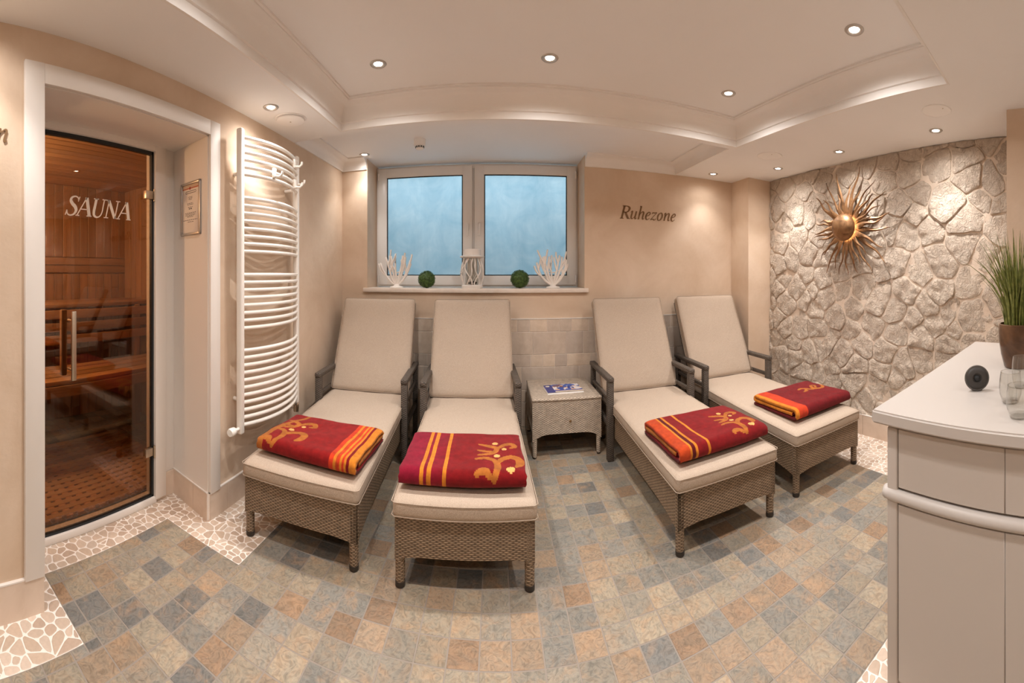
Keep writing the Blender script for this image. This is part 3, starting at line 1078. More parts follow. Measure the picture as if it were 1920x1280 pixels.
# notice in a silver frame on the recess side
def notice():
    c = Vector((XL - .155, 1.612, 1.74))
    ang = math.atan2(-.062, .35)
    t = thing('notice_frame', 'narrow silver framed notice sheet on the white door recess side', 'picture frame', c, ang)
    w2, h2 = .098, .155
    fr = MB()
    for (x0, x1, z0, z1) in ((-w2, -w2 + .014, -h2, h2), (w2 - .014, w2, -h2, h2), (-w2, w2, h2 - .014, h2), (-w2, w2, -h2, -h2 + .014)):
        fr.rbox(x0, x1, -.014, .0, z0, z1, .003)
    fr.build('frame', 'chrome', t, smooth=40)
    nx, nz = 44, 76
    mb = MB()
    a, b = w2 - .013, h2 - .013
    white, ink, red = srgb(232, 220, 208), srgb(110, 98, 90), srgb(190, 104, 70)
    for j in range(nz):
        for i in range(nx):
            u, v = (i + .5) / nx, 1 - (j + .5) / nz
            col = white
            if v < .07: col = srgb(206, 180, 156)
            if .07 <= v < .09: col = red
            if abs(u - .45) < .05 and v < .1 and v > .05: col = srgb(160, 50, 36)
            if (.13 < v < .145 or .17 < v < .185) and .2 < u < .8: col = ink
            if .145 <= v <= .17 and (abs(u - .2) < .012 or abs(u - .8) < .012): col = ink
            for vv, hw in ((.26, .13), (.28, .13), (.31, .10), (.385, .17), (.41, .18), (.47, .15), (.50, .09), (.585, .32), (.61, .30), (.635, .28), (.66, .18), (.735, .42), (.77, .18)):
                if abs(v - vv) < .007 and abs(u - .47) < hw and (i * 7 + int(vv * 100)) % 5:
                    col = ink
            x0, x1 = -a + 2 * a * i / nx, -a + 2 * a * (i + 1) / nx
            z0, z1 = -b + 2 * b * j / nz, -b + 2 * b * (j + 1) / nz
            mb.add([(x0, -.006, z0), (x1, -.006, z0), (x1, -.006, z1), (x0, -.006, z1)], [(0, 1, 2, 3)], col)
    mb.build('sheet', 'printed_paper', t)
notice()

# ------------------------------------------------------------------ sauna cabin behind the door
def sauna():
    x0, x1, y0, y1, zt = -3.3, -1.87, 0.0, 2.35, 2.2
    sh = MB()
    sh.box(x0 - .1, x0 - .02, y0 - .1, y1 + .1, -.05, zt + .1)
    w1 = struct(sh.build('wall_sauna_rear', 'sauna_wood'), 'rear wall of vertical boards inside the sauna')
    n = 26
    st = (y1 - y0) / n
    for i in range(n):
        for (za, zb) in ((0, 1.36), (1.52, zt)):
            MB().rbox(0, .018, -st / 2 + .002, st / 2 - .002, za, zb, .003, 1).build('board', 'sauna_wood', w1, (x0 - .02, y0 + (i + .5) * st, 0))
    for za in (1.37, 1.445):
        MB().rbox(0, .03, -(y1 - y0) / 2, (y1 - y0) / 2, 0, .068, .004, 1).build('board', 'sauna_wood_y', w1, (x0 - .02, (y0 + y1) / 2, za))
    for nm, yy, sg in (('wall_sauna_right', y1, 1), ('wall_sauna_left', y0, -1)):
        ww = MB().box(x0, x1 + .06, min(yy, yy + .06 * sg), max(yy, yy + .06 * sg), -.05, zt + .1).build(nm, 'sauna_wood')
        struct(ww, 'side wall of vertical boards inside the sauna')
        if sg == 1:
            k = 15
            for i in range(k):
                sx = (x1 - x0) / k
                MB().rbox(-sx / 2 + .002, sx / 2 - .002, -.018, 0, 0, zt, .003, 1).build('board', 'sauna_wood', ww, (x0 + (i + .5) * sx, yy, 0))
    fw = MB()
    fw.box(x1, x1 + .012, y0 - .06, .69, -.05, zt + .1); fw.box(x1, x1 + .012, 1.49, y1 + .06, -.05, zt + .1); fw.box(x1, x1 + .012, .6, 1.6, 2.09, zt + .1)
    struct(fw.build('wall_sauna_front', 'sauna_wood'), 'front wall of the sauna cabin')
    ce = struct(MB().box(x0 - .1, x1 + .06, y0 - .1, y1 + .1, zt + .018, zt + .1).build('ceiling_sauna', 'sauna_wood_y'), 'board ceiling inside the sauna')
    k = 17
    for i in range(k):
        sx = (x1 - x0) / k
        MB().rbox(-sx / 2 + .002, sx / 2 - .002, -(y1 - y0) / 2, (y1 - y0) / 2, 0, .018, .003, 1).build('board', 'sauna_wood_y', ce, (x0 + (i + .5) * sx, (y0 + y1) / 2, zt))
    fo = struct(MB().box(x0 - .1, -1.82, y0 - .1, y1 + .1, -.12, -.004).build('floor_sauna', 'grout'), 'slate floor inside the sauna')
    tm = R.choice(whole)
    for i in range(12):
        for j in range(20):
            o = place('slate_tile', R.choice(whole), fo, (x0 + .06 + i * P, y0 + .06 + j * P, 0))
            o.color = slate_pick()
    # benches
    b = thing('sauna_bench', 'high slatted wooden bench along the rear wall of the sauna', 'bench', (x0, 1.2, 0))
    for i in range(5):
        MB().rbox(.02 + i * .098, .02 + i * .098 + .086, -1.18, 1.13, 1.085, 1.115, .006).build('slat', 'sauna_wood_y', b, smooth=40)
    for i in range(3):
        MB().rbox(.505, .53, -1.18, 1.13, .80 + i * .10, .87 + i * .10, .005).build('fascia_slat', 'sauna_wood_y', b, smooth=40)
    for yy in (-1.0, .92):
        MB().rbox(.46, .50, yy - .03, yy + .03, 0, 1.085, .004).build('post', 'sauna_wood', b, smooth=40)
    b = thing('sauna_bench', 'low slatted wooden bench step inside the sauna', 'bench', (x0 + .52, 1.2, 0))
    for i in range(4):
        MB().rbox(.02 + i * .105, .02 + i * .105 + .092, -1.18, 1.13, .61, .64, .006).build('slat', 'sauna_wood_y', b, smooth=40)
    MB().rbox(.41, .435, -1.18, 1.13, .53, .605, .005).build('fascia_slat', 'sauna_wood_y', b, smooth=40)
    for yy in (-1.0, .92):
        MB().rbox(.36, .40, yy - .03, yy + .03, 0, .61, .004).build('post', 'sauna_wood', b, smooth=40)
    g = thing('heater_guard', 'wooden slatted guard rail on the right inside the sauna', 'guard rail', (-2.25, 1.98, 0))
    for i in range(3):
        MB().rbox(-.02, .02, i * .16 - .02, i * .16 + .02, 0, .9, .004).build('post', 'sauna_wood', g, smooth=40)
    for z in (.25, .45, .65, .86):
        MB().rbox(-.045, -.02, -.04, .36, z, z + .06, .004).build('rail', 'sauna_wood_y', g, smooth=40)
    # duckboard
    d = thing('duckboard', 'wooden slatted floor grate just inside the sauna door', 'floor grate', (-2.34, 1.30, 0))
    L, W = .86, 1.12
    ns = 17
    for i in range(ns):
        x = -L / 2 + (i + .5) * L / ns
        MB().rbox(-L / ns / 2 + .007, L / ns / 2 - .007, -W / 2, W / 2, .018, .034, .003, 1).build('slat', 'sauna_wood_y', d, (x, 0, 0))
    nc = 16
    for j in range(nc):
        y = -W / 2 + (j + .5) * W / nc
        MB().rbox(-L / 2, L / 2, -W / nc / 2 + .013, W / nc / 2 - .013, .012, .031, .003, 1).build('cross_slat', 'sauna_wood_x', d, (0, y, 0))
    for sx in (-1, 1):
        MB().rbox(-.02, .02, -W / 2, W / 2, 0, .0125, .002, 1).build('runner', 'sauna_wood_y', d, (sx * .4, 0, 0))
    # cabin lamp
    t = thing('sauna_lamp', 'small warm lamp high inside the sauna', 'lamp', (-2.5, .42, 2.0))
    MB().lathe([(0, .0), (.05, .0), (.055, .03), (.04, .09), (0, .1)], 16).build('shade', 'lamp_glow', t, smooth=50)
    MB().rbox(-.06, .06, -.06, .06, .1, .2, .005).build('base', 'sauna_wood', t)
    l = bpy.data.lights.new('sauna_lamp_light', 'POINT')
    l.energy = 44; l.color = (1, .94, .82); l.shadow_soft_size = .08
    o = bpy.data.objects.new('sauna_lamp_light', l); COL.objects.link(o); o.parent = t; o.location = (0, 0, -.12)
sauna()

# ------------------------------------------------------------------ ceiling fittings
def downlight(x, y, z, label, spot=1.0):
    near_wall = z < ZT
    t = thing('downlight', label, 'ceiling lamp', (x, y, z), 0, 'recessed ceiling downlights')
    MB().lathe([(.024, .0), (.029, -.004), (.035, -.0065), (.043, -.005), (.047, -.0005), (.047, .002), (.024, .002)], 32).build('ring', 'chrome', t, smooth=60)
    MB().lathe([(0, -.001), (.018, -.002), (.0235, -.0008), (.0245, .001), (0, .001)], 24).build('bulb', 'lamp_glow', t, smooth=60)
    for nm, kind, e in (('spot', 'SPOT', SPOT_W), ('flood', 'SPOT', FLOOD_W)):
        l = bpy.data.lights.new('downlight_' + nm, kind)
        l.energy = e * spot * ((.35 if near_wall and y > .2 else 1.0) if nm == 'flood' else (1.25 if near_wall else 1.0))
        l.color = LAMP_COL
        l.spot_size = math.radians(SPOT_CONE if nm == 'spot' else 160)
        l.spot_blend = 0.75 if nm == 'spot' else 1.0
        l.shadow_soft_size = 0.022
        o = bpy.data.objects.new('downlight_' + nm, l)
        COL.objects.link(o)
        o.parent = t
        o.location = (0, 0, -.012)
DL = [(-1.256, 1.919, ZC, 'round recessed downlight above the towel radiator', 1),
      (-1.175, 3.33, ZB, 'round recessed downlight in the left corner by the window', .5),
      (2.02, 3.249, ZC, 'round recessed downlight in the far right corner near the wall lettering', .45),
      (2.40, 2.72, ZC, 'round recessed downlight over the far end of the stone wall', 1.15),
      (2.41, 1.994, ZC, 'round recessed downlight directly above the sun wall lamp', 1.3),
      (2.41, 1.142, ZC, 'round recessed downlight over the near end of the stone wall', 1.15),
      (-.645, 2.056, ZT, 'leftmost round downlight in the ceiling tray', 1),
      (.286, 2.076, ZT, 'middle round downlight in the ceiling tray', 1),
      (1.406, 2.074, ZT, 'right rear round downlight in the ceiling tray corner', 1),
      (1.473, 1.124, ZT, 'large near round downlight at the right of the ceiling tray', 1),
      (-.645, 1.0, ZT, 'near left downlight of the ceiling tray', 1),
      (.4, 1.05, ZT, 'near middle downlight of the ceiling tray', 1),
      (-1.26, .30, ZC, 'downlight over the wall left of the sauna door', .8),
      (-.6, -.7, ZC, 'unseen left downlight added behind the viewer to brighten the room', 1),  # this and the next lamp are out of view, added for overall brightness
      (.4, -.7, ZC, 'unseen middle downlight added behind the viewer to brighten the room', 1),
      (1.5, -.6, ZC, 'unseen fill downlight added over the counter behind the viewer', .5)]  # also an added lamp out of view, lifting the room light
for x, y, z, lab, k in DL:
    downlight(x, y, z, lab, k)

t = thing('ceiling_vent', 'round white ventilation disc on the ceiling near the radiator', 'vent', (-1.246, 2.13, ZC))
MB().lathe([(0, -.018), (.075, -.018), (.088, -.014), (.09, -.008), (.08, -.004)], 36).build('disc', 'plastic_white', t, smooth=40)
MB().lathe([(.078, -.005), (.098, -.005), (.101, 0), (.078, .001)], 36).build('collar', 'plastic_white', t, smooth=40)
MB().lathe([(0, -.021), (.004, -.021), (.004, -.017)], 10).build('screw', 'brushed_steel', t)
for x, y, r, lab in ((2.115, .997, .09, 'flat round white ceiling speaker near the counter'), (2.089, 2.473, .105, 'flat round white ceiling speaker near the ceiling tray corner')):
    t = thing('ceiling_speaker', lab, 'speaker', (x, y, ZC), 0, 'flush ceiling speakers')
    MB().lathe([(0, -.004), (r - .008, -.004), (r - .006, -.002)], 40).build('grille', 'plastic_white', t, smooth=40)
    MB().lathe([(r - .008, -.003), (r - .003, -.006), (r, -.003), (r, .001), (r - .008, .001)], 40).build('rim', 'plastic_white', t, smooth=40)
    MB().lathe([(0, -.007), (.004, -.006), (.004, -.003)], 8).build('badge', 'brushed_steel', t, (-.02, -.05, 0))
t = thing('motion_detector', 'small white cylindrical detector on the ceiling in front of the window', 'detector', (-.615, 3.08, ZB))
MB().lathe([(0, -.052), (.044, -.052), (.047, -.048), (.047, 0), (0, 0)], 28).build('housing', 'plastic_white', t, smooth=40)
MB().lathe([(0, -.086), (.020, -.084), (.032, -.072), (.036, -.052), (0, -.052)], 28).build('dome', 'plastic_white', t, smooth=40)
for i in range(12):
    a = 2 * PI * i / 12
    MB().box(-.005, .005, -.002, .002, -.007, .007).build('slot', 'black_rubber', t, (.034 * math.sin(a), -.034 * math.cos(a), -.062), (0.25, 0, a))

# ------------------------------------------------------------------ towel radiator
def radiator():
    xw = XL
    t = thing('towel_radiator', 'tall white ladder towel radiator with bowed bars on the left wall', 'radiator', (xw, 2.105, 0))
    hw = .325
    for s in (-1, 1):
        y = s * hw
        MB().rbox(.055, .095, y - .018, y + .018, .437, 2.20, .010, 3).build('upright', 'white_enamel', t, smooth=50)
        for z in (.62, 1.95):
            MB().tube([(.003, y * .9, z), (.06, y * .9, z)], .012, 10).build('wall_bracket', 'white_enamel', t, smooth=50)
    zs = []
    for a, b, n in ((2.150, 1.938, 6), (1.800, 1.490, 8), (1.354, 1.045, 8), (.915, .486, 11)):
        zs += [a + (b - a) * i / (n - 1) for i in range(n)]
    pts = []
    for i in range(17):
        u = -1 + 2 * i / 16
        pts.append((.080 + .075 * (1 - u * u), u * (hw - .006), 0))
    bar = MB().tube(pts, .0115, 10).build('bar', 'white_enamel', obj=False, smooth=60)
    for z in zs:
        place('bar', bar, t, (0, 0, z))
    MB().tube([(.075, -hw - .018, .47), (.075, -hw - .05, .47)], .010, 10).build('valve_stem', 'white_enamel', t, smooth=50)
    MB().lathe([(0, 0), (.02, 0), (.024, .01), (.022, .04), (.012, .048), (0, .048)], 16, 'y').build('valve_cap', 'white_enamel', t, (.075, -hw - .098, .47), smooth=50)
    MB().tube([(.075, hw, .44), (.075, hw, .40), (.004, hw, .40)], .011, 10).build('valve_pipe', 'white_enamel', t, smooth=50)
    MB().lathe([(0, -.03), (.018, -.03), (.02, .02), (0, .02)], 14).build('valve_body', 'brushed_steel', t, (.075, hw, .405), smooth=50)
    for i, (y, z) in enumerate(((.17, 2.10), (-.10, 1.975), (.255, 2.00), (.18, 1.965))):
        u = y / hw
        xf = .080 + .075 * (1 - u * u) + .012
        h = thing('radiator_hook', ['white clip-on hook at the top of the radiator', 'white clip-on hook on the left of the radiator bars', 'white clip-on hook by the right radiator upright', 'small white clip-on hook between the radiator bars'][i], 'hook', (xw + xf, 2.105 + y, z), 0, 'clip-on radiator hooks')
        MB().rbox(-.006, .012, -.014, .014, -.03, .03, .004).build('clip', 'white_enamel', h, smooth=40)
        MB().tube([(.008, 0, -.02), (.045, 0, -.026), (.060, 0, -.012), (.062, 0, .004)], .008, 8).build('peg', 'white_enamel', h, smooth=50)
radiator()

# ------------------------------------------------------------------ loungers
def cushion(hx, hy, hz, r, nx, ny, nz, puff=0.0, wr=0.0, seed=0):
    """rounded, slightly puffed cushion centred at the origin"""
    bm = bmesh.new()
    def face(fn, a, b):
        g = [[bm.verts.new(fn(-1 + 2 * i / a, -1 + 2 * j / b)) for j in range(b + 1)] for i in range(a + 1)]
        for i in range(a):
            for j in range(b):
                bm.faces.new((g[i][j], g[i + 1][j], g[i + 1][j + 1], g[i][j + 1]))
    face(lambda u, v: (u * hx, v * hy, hz), nx, ny)
    face(lambda u, v: (-u * hx, v * hy, -hz), nx, ny)
    face(lambda u, v: (u * hx, -hy, v * hz), nx, nz)
    face(lambda u, v: (-u * hx, hy, v * hz), nx, nz)
    face(lambda u, v: (hx, u * hy, v * hz), ny, nz)
    face(lambda u, v: (-hx, -u * hy, v * hz), ny, nz)
    bmesh.ops.remove_doubles(bm, verts=bm.verts, dist=1e-5)
    for v in bm.verts:
        p = v.co.copy()
        q = Vector((max(-hx + r, min(hx - r, p.x)), max(-hy + r, min(hy - r, p.y)), max(-hz + r, min(hz - r, p.z))))
        d = p - q
        if d.length > 1e-6:
            m = max(abs(d.x), abs(d.y), abs(d.z))
            p = q + d.normalized() * r * (m / r if m < r else 1)
        u, w_ = p.x / hx, p.y / hy
        k = max(0, (1 - u ** 4)) * max(0, (1 - w_ ** 4))
        p.z += puff * k * (1 if p.z > 0 else -.2)
        if wr:
            e = max(abs(u), abs(w_)) ** 3
            p.z += noise.noise(Vector((p.x * 7, p.y * 7, seed))) * wr
            p.x += noise.noise(Vector((p.x * 3, p.y * 16, seed + 5))) * wr * e
            p.y += noise.noise(Vector((p.x * 16, p.y * 3, seed + 9))) * wr * e * .5
        v.co = p
    bmesh.ops.recalc_face_normals(bm, faces=bm.faces)
    return MB().bm(bm)

def arch_panel(L, z0, z1, rise, th, n=16):
    """upright panel along x with an arched lower edge"""
    mb = MB()
    top, bot = [], []
    for i in range(n + 1):
        u = -1 + 2 * i / n
        x = u * L / 2
        k = max(0, 1 - abs(u) ** 5)
        top.append((x, z1)); bot.append((x, z0 + rise * k))
    vs = [(x, -th / 2, z) for x, z in bot] + [(x, -th / 2, z) for x, z in top] + [(x, th / 2, z) for x, z in bot] + [(x, th / 2, z) for x, z in top]
    m = n + 1
    fs = []
    for i in range(n):
        fs += [(i, i + 1, m + i + 1, m + i), (2 * m + i + 1, 2 * m + i, 3 * m + i, 3 * m + i + 1), (i + 1, i, 2 * m + i, 2 * m + i + 1), (m + i, m + i + 1, 3 * m + i + 1, 3 * m + i)]
    fs += [(0, m, 3 * m, 2 * m), (m - 1, 3 * m - 1, 4 * m - 1, 2 * m - 1)]
    return mb.add(vs, fs)

SEAT_L, SEAT_T = 1.36, .405
BACK_A, BACK_L = math.radians(63), .80
def lounger():
    t = thing('sun_lounger', 'x', 'lounger')
    hw = .30
    # y=0 is the foot end, y grows towards the wall
    pan = []
    a = arch_panel(2 * hw, .125, .325, .022, .03).build('panel', 'wicker', t, (0, .015, 0), uv=True)
    for s in (-1, 1):
        L = 1.50
        o = arch_panel(L, .125, .325, .04, .03).build('panel', 'wicker', t, (s * (hw - .015), L / 2, 0), (0, 0, PI / 2), uv=True)
    MB().box(-hw + .03, hw - .03, .03, 1.50, .285, .318).build('deck', 'wicker_dark', t, uv=True)
    for sx in (-1, 1):
        for yy in (.022, 1.46):
            lg = MB().tube([(sx * (hw - .02), yy, .30), (sx * (hw - .02), yy, .022)], [.0235, .021], 12)
            leg = lg.build('leg', 'wicker', t, uv=True, smooth=60)
            MB().lathe([(0, 0), (.02, 0), (.0225, .004), (.0225, .026), (0, .026)], 14).build('foot_cap', 'foot_cap', leg, (sx * (hw - .02), yy, .0), smooth=50)
    # arm rests
    for s in (-1, 1):
        x = s * (hw + .030)
        ar = MB().rbox(x - .024, x + .024, 1.03, 1.62, .572, .607, .008).build('armrest', 'wicker_dark', t, uv=True, smooth=50)
        MB().rbox(x - .023, x + .023, 1.035, 1.085, .0, .574, .006).build('post', 'wicker_dark', ar, uv=True, smooth=50)
        MB().rbox(x - .020, x + .020, 1.56, 1.60, .0, .574, .006).build('post', 'wicker_dark', ar, uv=True, smooth=50)
        MB().rbox(x - .013, x + .013, 1.08, 1.57, .425, .455, .005).build('rail', 'wicker_dark', ar, uv=True, smooth=50)
        MB().rbox(x - .013, x + .013, 1.08, 1.57, .235, .275, .005).build('rail', 'wicker_dark', ar, uv=True, smooth=50)
        MB().tube([(x, 1.20, .25), (x - s * .05, 1.20, .25)], .008, 8).build('bolt', 'brushed_steel', ar, smooth=50)
    # seat cushion
    h = .040
    sc = cushion(.313, SEAT_L / 2 + .005, h, .024, 22, 44, 6, .010, .004, 2).build('seat_cushion', 'linen', t, (0, SEAT_L / 2 - .012, SEAT_T - h), (math.radians(1.2), 0, 0), smooth=180)
    for z in (h - .010, -h + .010):
        b = SEAT_L / 2 + .004
        p = [(-.300, -b - .0005, z), (.300, -b - .0005, z), (.3125, -b + .012, z), (.3125, b - .012, z), (.300, b, z), (-.300, b, z), (-.3125, b - .012, z), (-.3125, -b + .012, z)]
        MB().tube(p, .0024, 6, closed=True).build('piping', 'linen', sc, smooth=60)
    # back rest
    br = bpy.data.objects.new('backrest', None)
    COL.objects.link(br); br.parent = t
    br.location = (0, SEAT_L - .02, .385)
    br.rotation_euler = (BACK_A, 0, 0)
    fr = MB()
    for s in (-1, 1):
        fr.rbox(s * .295 - .014, s * .295 + .014, -.02, BACK_L - .01, -.035, -.005, .006)
    fr.rbox(-.30, .30, BACK_L - .045, BACK_L - .01, -.035, -.005, .006)
    fr.box(-.285, .285, -.02, BACK_L - .03, -.026, -.012)
    fr.build('back_frame', 'wicker_dark', br, uv=True, smooth=50)
    hb = .040
    bc = cushion(.318, BACK_L / 2, hb, .022, 22, 28, 6, .012, .005, 7).build('back_cushion', 'linen', br, (0, BACK_L / 2 + .015, hb - .004), smooth=180)
    b = BACK_L / 2
    for z in (hb - .008, -hb + .010):
        p = [(-.305, -b, z), (.305, -b, z), (.3175, -b + .012, z), (.3175, b - .012, z), (.305, b, z), (-.305, b, z), (-.3175, b - .012, z), (-.3175, -b + .012, z)]
        MB().tube(p, .0024, 6, closed=True).build('piping', 'linen', bc, smooth=60)
    return t
lab = ['cream cushioned wicker sun lounger beside the towel radiator, leftmost of four',
       'cream cushioned wicker sun lounger under the window, left of the side table',
       'cream cushioned wicker sun lounger right of the side table',
       'cream cushioned wicker sun lounger beside the stone wall, rightmost of four']
proto = lounger()
for i, (x, y, rz) in enumerate(LOUNGERS):
    o = proto if i == 0 else copy_tree(proto)
    o.location = (x, y, 0)
    o.rotation_euler = (0, 0, rz)
    tag(o, lab[i], 'lounger', 'wicker sun loungers')

# ------------------------------------------------------------------ folded towels
RED, DRED, MAG = srgb(128, 16, 20), srgb(92, 12, 18), srgb(138, 18, 46)
ORG, YEL, CRM, RORG, OCH = srgb(190, 70, 28), srgb(212, 132, 40), srgb(226, 176, 104), srgb(202, 60, 28), srgb(174, 104, 40)
def cap(px, py, strokes):
    for st in strokes:
        if not any(abs(px - q[0]) < .05 and abs(py - q[1]) < .05 for q in st):
            continue
        for (a, b) in zip(st, st[1:]):
            dx, dy = b[0] - a[0], b[1] - a[1]
            L = dx * dx + dy * dy
            k = 0 if L < 1e-9 else max(0, min(1, ((px - a[0]) * dx + (py - a[1]) * dy) / L))
            if math.hypot(px - a[0] - dx * k, py - a[1] - dy * k) < a[2] + (b[2] - a[2]) * k:
                return True
        if len(st) == 1 and math.hypot(px - st[0][0], py - st[0][1]) < st[0][2]:
            return True
    return False
def S(*p):
    return spl(list(p), 6) if len(p) > 1 else list(p)
# ornaments in metres: x along the towel, y from the front fold towards the back
def sprig(x, y, k=1.0, fl=1):
    f = lambda pts: [(x + fl * a * k, y + b * k, c * k) for a, b, c in pts]
    orn = [f(S((-.115, .015, .009), (-.07, .028, .014), (-.03, .012, .014), (-.012, -.03, .016), (-.012, -.075, .016), (-.03, -.12, .012))),
           f(S((-.012, -.02, .012), (.015, .025, .016), (.06, .042, .018), (.095, .015, .020), (.095, -.03, .020), (.08, -.055, .010))),
           f(S((-.11, -.10, .012), (-.075, -.085, .018), (-.05, -.11, .012))),
           f(S((-.10, .185, .008), (-.05, .165, .014), (-.01, .135, .014), (-.035, .085, .014), (-.10, .06, .010))),
           f(S((-.03, .10, .010), (-.075, .105, .012), (-.105, .11, .008))),
           f(S((-.005, .135, .010), (.03, .172, .015), (.07, .178, .016), (.085, .15, .014), (.06, .135, .006)))]
    dots = [f([(-.012, .055, .016)]), f([(.05, -.075, .021)]), f([(-.018, .195, .016)]), f([(.028, .125, .013)])]
    return orn, dots
def towel(name, label, X, Y, Z, rz, L, D, H, layout, mirror=False):
    """folded bath towel: long axis along local x, fold towards the front; the cloth is one folded sheet"""
    t = thing(name, label, 'towel', (X, Y, Z), rz, 'folded red bath towels')
    th = H / 3.6
    # centre line of the folded cloth in (y, z): bottom layer, front fold, top layer, rear fold, inner layer
    r1 = (H - th) / 2
    path = []
    y0, y1 = r1 + th / 2, D - r1 - th / 2
    zt, zb = H - th / 2, th / 2
    for i in range(21):
        path.append((y1 + .02 + (y0 - y1 - .02) * i / 20, zb))
    for i in range(1, 14):
        a = -PI / 2 - PI * i / 14
        path.append((y0 + r1 * math.cos(a), (zt + zb) / 2 + r1 * math.sin(a)))
    nt = 76
    for i in range(nt + 1):
        path.append((y0 + (y1 - y0) * i / nt, zt))
    ri = (zt - zb) / 4
    for i in range(1, 11):
        a = PI / 2 - PI * i / 10
        path.append((y1 + ri * 1.1 * math.cos(a), zt - ri + ri * math.sin(a)))
    zi = zt - 2 * ri
    for i in range(1, 14):
        path.append((y1 + (y0 + .01 - y1) * i / 13, zi))
    n = len(path)
    half = th / 2 * .84
    nx = 200
    arc = [0]
    for a, b in zip(path, path[1:]):
        arc.append(arc[-1] + math.hypot(b[0] - a[0], b[1] - a[1]))
    s_front = arc[21 + 6]
    nor = []
    for i in range(n):
        a, b = path[max(i - 1, 0)], path[min(i + 1, n - 1)]
        d = Vector((b[0] - a[0], b[1] - a[1])).normalized()
        nor.append((-d.y, d.x))
    # cross section outline: outer side (right of travel = away from the inside) and inner side
    outer = [(path[i][0] + nor[i][0] * half, path[i][1] + nor[i][1] * half) for i in range(n)]
    inner = [(path[i][0] - nor[i][0] * half, path[i][1] - nor[i][1] * half) for i in range(n)]
    mb = MB()
    vs = []
    seed = X * 3.1
    for k in range(nx + 1):
        u = k / nx
        x = (u - .5) * L
        e = min(u, 1 - u) * L
        rnd = 1 - .0 * e
        for side in (outer, inner):
            for i, (y, z) in enumerate(side):
                zz = z / H
                wob = noise.noise(Vector((x * 7, y * 8, seed))) * .006 * max(0, zz) + noise.noise(Vector((x * 18, y * 20, seed + 3))) * .0016 * zz
                dr = .010 * math.exp(-e / .02) * zz
                yy = y + noise.noise(Vector((x * 5, z * 30, seed + 8))) * .004
                vs.append((x + noise.noise(Vector((y * 9, z * 60, seed + 2))) * .006 * (1 if u > .5 else 1) * math.exp(-e / .05), yy, max(z + wob - dr, .0005)))
    W = 2 * n
    fs, cs = [], []
    base, stripes, orn, dots, inside = layout
    def colour(x, s, out):
        # x in 0..L from the left end, s from the front edge of the top layer backwards
        xs = L - x if mirror else x
        c = base(xs, s)
        if not out:
            return inside
        for a, b, cc in stripes:
            if a <= xs <= b:
                c = cc
        if -.10 < s < D + .02:
            if cap(xs, s, orn):
                c = OCH
            if cap(xs, s, dots):
                c = CRM
        return c
    for k in range(nx):
        xm = (k + .5) / nx * L
        for i in range(n - 1):
            s = (arc[i] + arc[i + 1]) / 2 - s_front
            a = k * W + i
            fs.append((a, a + W, a + W + 1, a + 1)); cs.append(colour(xm, s, True))
            a = k * W + n + i
            fs.append((a, a + 1, a + W + 1, a + W)); cs.append(inside if 24 < i < n - 1 else base(xm, s))
        for i in (0, n - 1):
            a = k * W + i
            fs.append((a, a + n, a + W + n, a + W)); cs.append(base(xm, 0))
    for k in (0, nx):
        for i in range(n - 1):
            a = k * W + i
            fs.append((a, a + 1, a + n + 1, a + n)); cs.append(DRED if i < 24 else (layout[1][0][2] if i < n - 15 and layout[1][0][0] == 0 and k == (nx if mirror else 0) else inside))
    mb.v, mb.f, mb.c = vs, fs, cs
    o = mb.build('folded_cloth', 'towel_terry', t, smooth=180)
    bm = bmesh.new(); bm.from_mesh(o.data); bmesh.ops.recalc_face_normals(bm, faces=bm.faces); bm.to_mesh(o.data); bm.free()
    return t
def solid(c):
    return lambda x, s: c
ZQ = .413
# towel 2 (middle left): magenta end, two yellow lines, one line, red field with sprigs
o2, d2 = sprig(.45, .12, .95)
def b2(x, s):
    k = max(0, min(1, (x - .10) / .14))
    return tuple(a + (b - a) * k for a, b in zip(MAG, RED))
towel('folded_towel', 'folded magenta red towel with two orange line pairs on the lounger under the window', -.150, 1.685, ZQ, math.radians(1.5), .565, .455, .082,
      (b2, [(.092, .110, YEL), (.124, .144, YEL), (.196, .213, YEL)], o2, d2, DRED))
# towel 3 (right of the table): orange end band, then lines
o3, d3 = sprig(.45, .13, .90)
towel('folded_towel', 'folded dark red towel with orange end and three yellow lines right of the side table', 1.162, 1.715, ZQ, math.radians(2.5), .575, .46, .085,
      (solid(RED), [(0, .058, ORG), (.058, .070, YEL), (.070, .088, DRED), (.088, .104, YEL), (.164, .178, YEL)], o3, d3, OCH))
# towel 1 (left): striped orange end at the right, sprigs at the left
o1, d1 = sprig(.44, .13, .98, -1)
o1 = [[(x, y, r) for x, y, r in st] for st in o1] + [S((.56, -.05, .03), (.545, .10, .022), (.52, .25, .016), (.47, .36, .012), (.46, .45, .008))]
st1 = [(0, .030, YEL), (.030, .045, RED), (.045, .056, YEL), (.056, .068, RORG), (.068, .078, YEL), (.078, .090, RORG), (.090, .100, ORG), (.100, .112, YEL), (.112, .135, RORG)]
towel('folded_towel', 'folded red towel with orange striped end and yellow scrolls by the radiator', -.925, 1.69, ZQ, math.radians(-2.0), .565, .44, .082,
      (solid(srgb(138, 20, 20)), st1, o1, d1[:1] + d1[3:], OCH), True)
